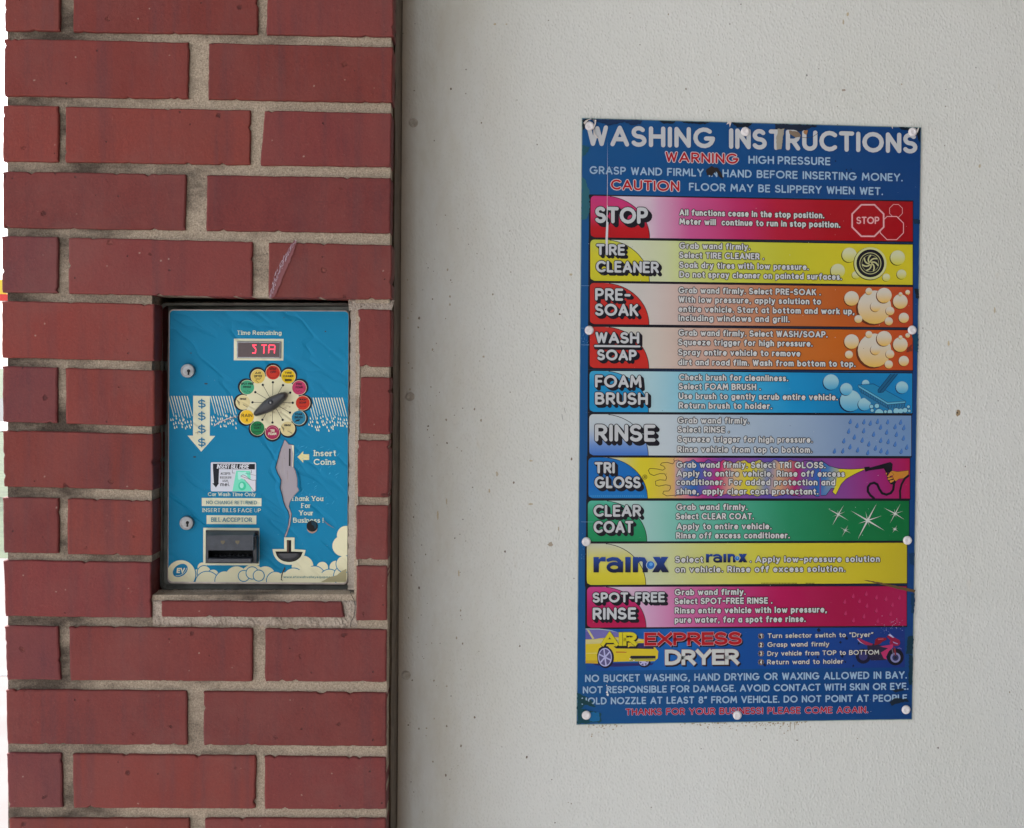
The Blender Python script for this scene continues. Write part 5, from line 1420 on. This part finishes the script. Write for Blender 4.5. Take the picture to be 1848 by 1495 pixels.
car.px(qa((172, 360), (420, 350), (700, 330), (1100, 345), (1250, 370), (900, 420), (480, 425), (172, 440)), LS(14), YL3)
car.px(qa((690, 480), (940, 470), (960, 500), (1000, 480), (1420, 480), (1440, 530), (740, 520)), LS(15), ink(36, 32, 46))
car.px(qa((1120, 420), (1250, 420), (1440, 500), (1400, 520), (1100, 500)), LS(15.5), ink(46, 42, 90))
car.px(qa((1010, 655), (1470, 655), (1470, 705), (1030, 712), (995, 690)), LS(16), ink(30, 30, 44)); car.px(qa((1000, 715), (1470, 708), (1480, 740), (980, 755)), LS(16), ink(150, 146, 60))
car.px(qa((690, 760), (980, 755), (720, 770)), LS(16.5), YL2); car.px(qa((172, 740), (390, 740), (390, 800), (172, 795)), LS(17), YL2)
car.px(qa((172, 604), (385, 600), (385, 612), (172, 615)), LS(17), ink(200, 190, 120))
car.px(qa((735, 575), (930, 580), (930, 600), (735, 600)), LS(17), ink(170, 110, 40))
def wheel(cx, cy, rx_, ry_, k):
    c, = qa((cx, cy)); rx_, ry_ = rx_ / 10.267, ry_ / 10.267
    car.px(circ(c[0] + 1.2, c[1] + 0.6, rx_ + 2.6, 28, ry_ + 2.6), LS(k), ink(28, 26, 44)); car.px(circ(*c, rx_, 28, ry_), LS(k + 1), ink(160, 158, 196))
    car.px(circ(*c, rx_ * 0.86, 28, ry_ * 0.88), LS(k + 2), ink(84, 80, 120))
    for j in range(6):
        a = R(60 * j + 20); pen(car, [c, (c[0] + rx_ * 0.84 * math.cos(a), c[1] + ry_ * 0.86 * math.sin(a))], 2.6, LS(k + 3 + j * 0.1), ink(166, 164, 200))
wheel(1250, 770, 90, 70, 9)
car.px(qa((385, 640), (420, 520), (500, 465), (590, 480), (650, 580), (690, 740), (690, 770), (400, 800)), LS(18), ink(36, 34, 40))
wheel(532, 682, 128, 172, 19)
car.px(ragged(qa((985, 700), (1010, 715), (1000, 728), (984, 715)), 0.2, rr, 1), LS(30), ink(220, 220, 215)); car.px(ragged(qa((1050, 735), (1080, 735), (1078, 752), (1055, 748)), 0.2, rr, 1), LS(30), ink(205, 205, 205))
car.build("car_picture", M_print, drp)
mt = MB()
qm = lambda *a: [(1530 + x / 15.4, 1130 + y / 15.4) for x, y in a]
def disc(cx, cy, r, k, c): p, = qm((cx, cy)); mt.px(circ(*p, r / 15.4, 24), LS(k), c)
disc(430, 840, 210, 20, ink(24, 24, 44)); disc(430, 840, 120, 21, ink(50, 50, 98)); disc(1320, 860, 235, 20, ink(20, 20, 32)); disc(1325, 880, 140, 21, ink(120, 120, 160)); disc(1325, 880, 90, 22, ink(40, 44, 80)); disc(1325, 880, 40, 23, ink(28, 28, 44))
mt.px(qm((540, 540), (780, 480), (960, 560), (1180, 560), (1100, 760), (1050, 950), (640, 960), (560, 760)), LS(24), ink(38, 34, 56))
mt.px(qm((260, 360), (300, 330), (480, 420), (700, 500), (660, 540), (500, 530), (330, 440)), LS(26), ink(140, 36, 72)); mt.px(qm((262, 370), (280, 360), (340, 430), (470, 520), (330, 450)), LS(27), ink(170, 160, 185))
mt.px(qm((760, 380), (850, 320), (1060, 330), (1080, 380), (960, 440), (900, 500), (740, 540)), LS(27), ink(112, 18, 36)); mt.px(qm((830, 360), (980, 345), (1010, 370), (850, 390)), LS(28), ink(160, 70, 90))
mt.px(qm((1080, 300), (1130, 250), (1240, 290), (1440, 400), (1460, 470), (1420, 540), (1330, 560), (1200, 540), (1160, 470), (1190, 400)), LS(28), ink(130, 24, 58)); mt.px(qm((1120, 250), (1180, 220), (1290, 320), (1250, 330)), LS(29), ink(160, 160, 195)); mt.px(qm((1250, 430), (1400, 490), (1380, 510), (1270, 470)), LS(29), ink(140, 130, 175))
mt.px(qm((900, 570), (1250, 510), (1260, 590), (1140, 700), (1060, 860), (1090, 930), (1000, 900), (920, 740), (1120, 620)), LS(29), ink(165, 45, 92))
mt.px(qm((1290, 570), (1330, 640), (1350, 820), (1310, 820), (1270, 660)), LS(30), ink(110, 40, 50)); mt.px(qm((1210, 620), (1240, 640), (1290, 820), (1260, 820)), LS(30), ink(96, 88, 100))
pen(mt, qm((1390, 620), (1440, 610), (1490, 640)), 1.4, LS(31), ink(96, 88, 150))
mt.build("motorcycle_picture", M_print, drp)
dt = MB()
def ext(s_, a, b_, y, h, w_, c, out, sl):
    for n_, o in enumerate((1.0, 0.5)): text(dt, s_, a, b_, y, h, w_, LS(46 + 10 * n_), BLK, grow=0.7, dx=2.2 * o, dy=2.4 * o, slope=sl, sp=0.22, square=True)
    text(dt, s_, a, b_, y, h, w_, LS(76), out, grow=0.75, slope=sl, sp=0.22, square=True)
    text(dt, s_, a, b_, y, h, w_, LS(L_FILL), c, slope=sl, sp=0.22, square=True)
sl = lean(1165)
ext("AIR", 1085, 1149, 1165.7, 23.6, 5.6, ink(196, 182, 36), ink(150, 140, 40), sl)
ext("EXPRESS", 1163, 1338.5, 1165.6, 23.4, 5.4, ink(160, 24, 32), ink(190, 150, 160), sl)
ext("DRYER", 1200, 1333.5, 1200.7, 27.8, 6.4, ink(182, 184, 180), ink(120, 90, 90), sl)
dt.build("dryer_title", M_print, drp)
sp_ = MB()
for n_, (s_, a, b_, y) in enumerate((('Turn selector switch to "Dryer"', 1385.4, 1576, 1152), ("Grasp wand firmly", 1385, 1496.4, 1168), ("Dry vehicle from TOP to BOTTOM", 1384.8, 1586.6, 1184), ("Return wand to holder", 1384.5, 1522, 1199.6))):
    text(sp_, s_, a, b_, y, 8.7, 1.55, LS(L_OUT), ink(60, 36, 30), grow=0.35, dx=0.4, dy=0.4, slope=-0.0115, sp=0.3, spc=0.55)
    text(sp_, s_, a, b_, y, 8.7, 1.55, LS(L_FILL), ink(184, 184, 178), slope=-0.0115, sp=0.3, spc=0.55)
    c = (1373.4, (1148.3, 1164.3, 1179.8, 1195.4)[n_])
    for j in range(10):
        a_ = R(36 * j); pen(sp_, [(c[0] + 3.2 * math.cos(a_), c[1] + 3.2 * math.sin(a_)), (c[0] + 5.2 * math.cos(a_), c[1] + 5.2 * math.sin(a_))], 1.2, LS(20 + j * 0.1), ink(150, 120, 30))
    sp_.px(circ(*c, 4.0, 14), LS(22), ink(50, 36, 24)); text(sp_, str(n_ + 1), c[0] - 2.0, c[0] + 2.0, c[1] + 3.6, 7.4, 1.5, LS(40), ink(196, 194, 186))
sp_.build("dryer_steps", M_print, drp)

# wear: peeled and corroded patches, scratches, spatter
wr = MB()
GRN, DKG = ink(22, 66, 78), ink(16, 28, 40)
def blot(pts, c, k, amp=1.2, st=3.0): wr.px(ragged(pts, amp, rr, st), LS(k), c)
blot([(1051, 215), (1064, 215), (1062, 222), (1055, 232), (1051, 236)], DKG, 120)
blot([(1066, 215.5), (1160, 217.5), (1155, 224), (1140, 226), (1128, 221), (1100, 226), (1080, 221)], ink(20, 44, 78), 120, 1.0)
blot([(1188, 218.5), (1220, 219.5), (1215, 224), (1195, 223)], DKG, 120, 0.8); blot([(1228, 219.5), (1282, 221), (1272, 224.5), (1240, 223)], DKG, 120, 0.8)
blot([(1320, 222), (1358, 223), (1350, 231), (1330, 230)], DKG, 60, 0.9); blot([(1398, 224), (1478, 226.5), (1460, 233), (1445, 238), (1430, 236), (1400, 233)], ink(24, 34, 52), 70, 1.2)
blot([(1404, 233), (1416, 233), (1412, 254), (1410, 270), (1402, 270), (1401, 250)], ink(146, 140, 126), 121, 0.9, 3)
blot([(1424, 236), (1440, 238), (1446, 246), (1436, 248), (1425, 242)], ink(120, 104, 88), 121, 0.7); blot([(1450, 236), (1458, 235), (1456, 244), (1451, 242)], ink(150, 108, 70), 121, 0.5)
pen(wr, [(1440, 247), (1455, 249), (1466, 247.5), (1476, 241)], 0.8, LS(122), ink(60, 52, 50))
blot([(1622, 230), (1661, 231.5), (1661, 262), (1656, 246), (1650, 236), (1630, 235)], DKG, 60, 1.0)
blot([(1050.8, 262), (1064, 266), (1062, 274), (1052, 284), (1050.6, 280)], ink(28, 76, 92), 60); blot([(1050.4, 320), (1056, 324), (1063, 342), (1064, 380), (1058, 396), (1050, 396)], ink(40, 92, 104), 60, 1.4)
blot([(1648, 395), (1661, 397), (1661, 404), (1650, 405)], ink(20, 44, 66), 60, 0.8); blot([(1650, 520), (1658, 522), (1658, 540), (1653, 538)], DKG, 60, 0.9); blot([(1646, 604), (1657, 604), (1657, 636), (1650, 632)], ink(16, 60, 86), 60)
blot([(1637, 628), (1645, 622), (1646, 634), (1636, 636)], ink(110, 46, 34), 60, 0.8)
blot([(1274, 306), (1284, 300), (1296, 304), (1303, 316), (1305, 325), (1298, 318), (1292, 309), (1284, 318), (1276, 316)], ink(40, 34, 34), 121, 0.8)
blot([(1041.8, 1252), (1050, 1254), (1066, 1262), (1074, 1276), (1058, 1272), (1048, 1280), (1084, 1288), (1086, 1304), (1041.6, 1306.5)], ink(18, 62, 72), 60, 1.6)
blot([(1062, 1286), (1080, 1286), (1082, 1302), (1064, 1302)], ink(18, 92, 140), 62, 1.2); blot([(1044, 1262), (1054, 1262), (1070, 1270), (1066, 1276), (1048, 1268)], ink(22, 58, 64), 121, 1.0)
blot([(1638, 1150), (1648, 1148), (1648, 1180), (1636, 1180)], ink(18, 46, 60), 60, 1.4); blot([(1640, 1182), (1647, 1182), (1646, 1236), (1640, 1236)], ink(18, 46, 60), 60, 1.2)
blot([(1640, 1000), (1650, 998), (1650, 1022), (1643, 1018)], ink(18, 50, 84), 60, 1.0); blot([(1644, 1072), (1651, 1070), (1650, 1108), (1645, 1106)], ink(18, 52, 80), 60, 1.0)
blot([(1606, 1268), (1614, 1260), (1636, 1262), (1640, 1266), (1626, 1268), (1608, 1274)], ink(26, 38, 50), 121, 0.9); blot([(1610, 1246), (1630, 1242), (1633, 1246), (1616, 1250)], ink(30, 40, 52), 121, 0.7)
for x, y, s_ in ((1478, 1138, 4), (1528, 1152, 3.5), (1517, 1160, 2.5), (1520, 1184, 4), (1526, 1195, 2), (1476, 1186, 2.4), (1459, 1186, 2), (1380, 1200, 3.4), (1540, 1202, 2.2), (1550, 1161, 3), (1508, 291, 1.6), (1528, 307, 1.6), (1536, 306, 1.6), (1532, 312, 1.2)):
    blot([(x - s_, y - s_ * 0.4), (x, y - s_), (x + s_ * 0.8, y), (x + s_ * 0.2, y + s_), (x - s_ * 0.5, y + s_ * 0.6)], ink(16, 26, 52), 62, 0.7, 2)
blot([(1556, 1046.5), (1580, 1050), (1610, 1056), (1644, 1063), (1652, 1065), (1650, 1070), (1620, 1063), (1590, 1055)], ink(92, 70, 44), 64, 0.5)
# long vertical scratch through STOP and TIRE
sc_ = [(1096.4, 250), (1096.6, 330), (1096.0, 370), (1096.8, 372), (1096.2, 400), (1098.0, 402), (1097, 432), (1096.8, 457), (1093.6, 457), (1092.8, 432), (1094.2, 402), (1095.4, 372), (1096, 330)]
wr.px(sc_, LS(123), ink(196, 194, 198))
for y in (515.8, 592.5, 622.5, 942): pen(wr, [(1049, y), (1055, y + 0.3), (1063 if y != 942 else 1071, y + 0.2)], 0.5, LS(123), ink(120, 150, 180))
for k in range(30): pen(wr, [(x := 1049 + rr.uniform(0, 14), y := rr.choice((rr.uniform(600, 625), rr.uniform(985, 1010)))), (x + rr.uniform(-1, 1.5), y + rr.uniform(-1, 2))], 0.45, LS(123 + k * 0.05), ink(110, 148, 188))
for k in range(150):
    x, y, s_ = rr.uniform(1052, 1642), rr.uniform(222, 1296), rr.uniform(0.25, 0.75)
    wr.px([(x - s_, y), (x, y - s_), (x + s_ * 0.8, y + 0.1), (x, y + s_)], LS(124), ink(170, 176, 182) if k % 3 else ink(50, 48, 50))
for k in range(40):
    x, y, s_ = rr.gauss(1608, 14), rr.gauss(1128, 9), rr.uniform(0.3, 0.8)
    wr.px([(x - s_, y), (x, y - s_), (x + s_ * 0.8, y + 0.1), (x, y + s_)], LS(125), ink(150, 160, 190))
for x, y in ((1096, 1231), (1095, 1237), (1098, 1243), (1096, 1250), (1097, 1254)):
    s_ = 1.2 if y < 1245 else 2.6; blot([(x - s_, y), (x, y - s_), (x + s_ * 0.7, y), (x, y + s_)], ink(205, 205, 205), 124, 0.4, 1.2)
wr.build("wear_marks", M_print, pl, kind="stuff")
# rivets and torn tape
for x, y in ((1064, 228), (1345, 238), (1647, 238.5), (1063.3, 596.5), (1646, 596), (1058, 978), (1637.5, 975.5), (1058, 1291), (1330.5, 1291), (1635, 1281)):
    rivet(pl, x, y, SY - 0.0013, M_rivet, 0.0053, 0.0026)
tc = ink(198, 190, 184)
for t_ in (((1053, 222), (1057, 217.5), (1066, 214), (1071, 215.5), (1072.5, 222), (1070, 214.6), (1062, 216.5), (1055, 225)), ((1073, 216), (1076, 217), (1075, 224), (1072, 232), (1073, 241), (1080, 250), (1077, 249.5), (1071, 242), (1071, 231), (1073, 222)), ((1311, 225), (1314, 219), (1320, 220), (1317, 230), (1316, 223)), ((1654, 237), (1657, 230), (1658.5, 231), (1656, 240)), ((1608.5, 227), (1611, 227.5), (1611, 233), (1609.6, 231))):
    tp = MB()
    tp.rings([[P(x, y, SY - 0.0014) for x, y in t_], [P(x + 0.2, y, SY - 0.0032) for x, y in t_]], tc)
    tp.build("tape_scrap", M_print, pl)
# ------------------------------------------------------------------ what shows past the pier's left edge
rs = empty("roadside_sign", P(0, 520, 14.0), "yellow and red roadside sign panel seen past the pier's left edge", "sign")
rs.location.z = 0
c0 = P(0, 520, 14.0)
mb = MB(); mb.box(c0.x - 0.95, c0.x + 0.06, 14.0, 14.12, P(0, 531, 14.0).z, P(0, 505, 14.0).z, (1, 1, 1, 1)); mb.build("sign_face", M_yellow, rs)
mb = MB(); mb.box(c0.x - 0.95, c0.x + 0.10, 13.98, 14.14, P(0, 543, 14.0).z, P(0, 531, 14.0).z - 0.003, (1, 1, 1, 1)); mb.build("sign_band", M_red, rs)
for dx_ in (-0.85, -0.10):
    mb = MB(); mb.box(c0.x + dx_, c0.x + dx_ + 0.06, 14.03, 14.09, -0.02, P(0, 543, 14.0).z - 0.003, (1, 1, 1, 1)); mb.build("post", M_post, rs)
ln = MB(); ln.box(-7.0, -1.2, 5.0, 5.1, -0.0058, -0.002, (1, 1, 1, 1))
setp(ln.build("road_marking", M_white), kind='structure')
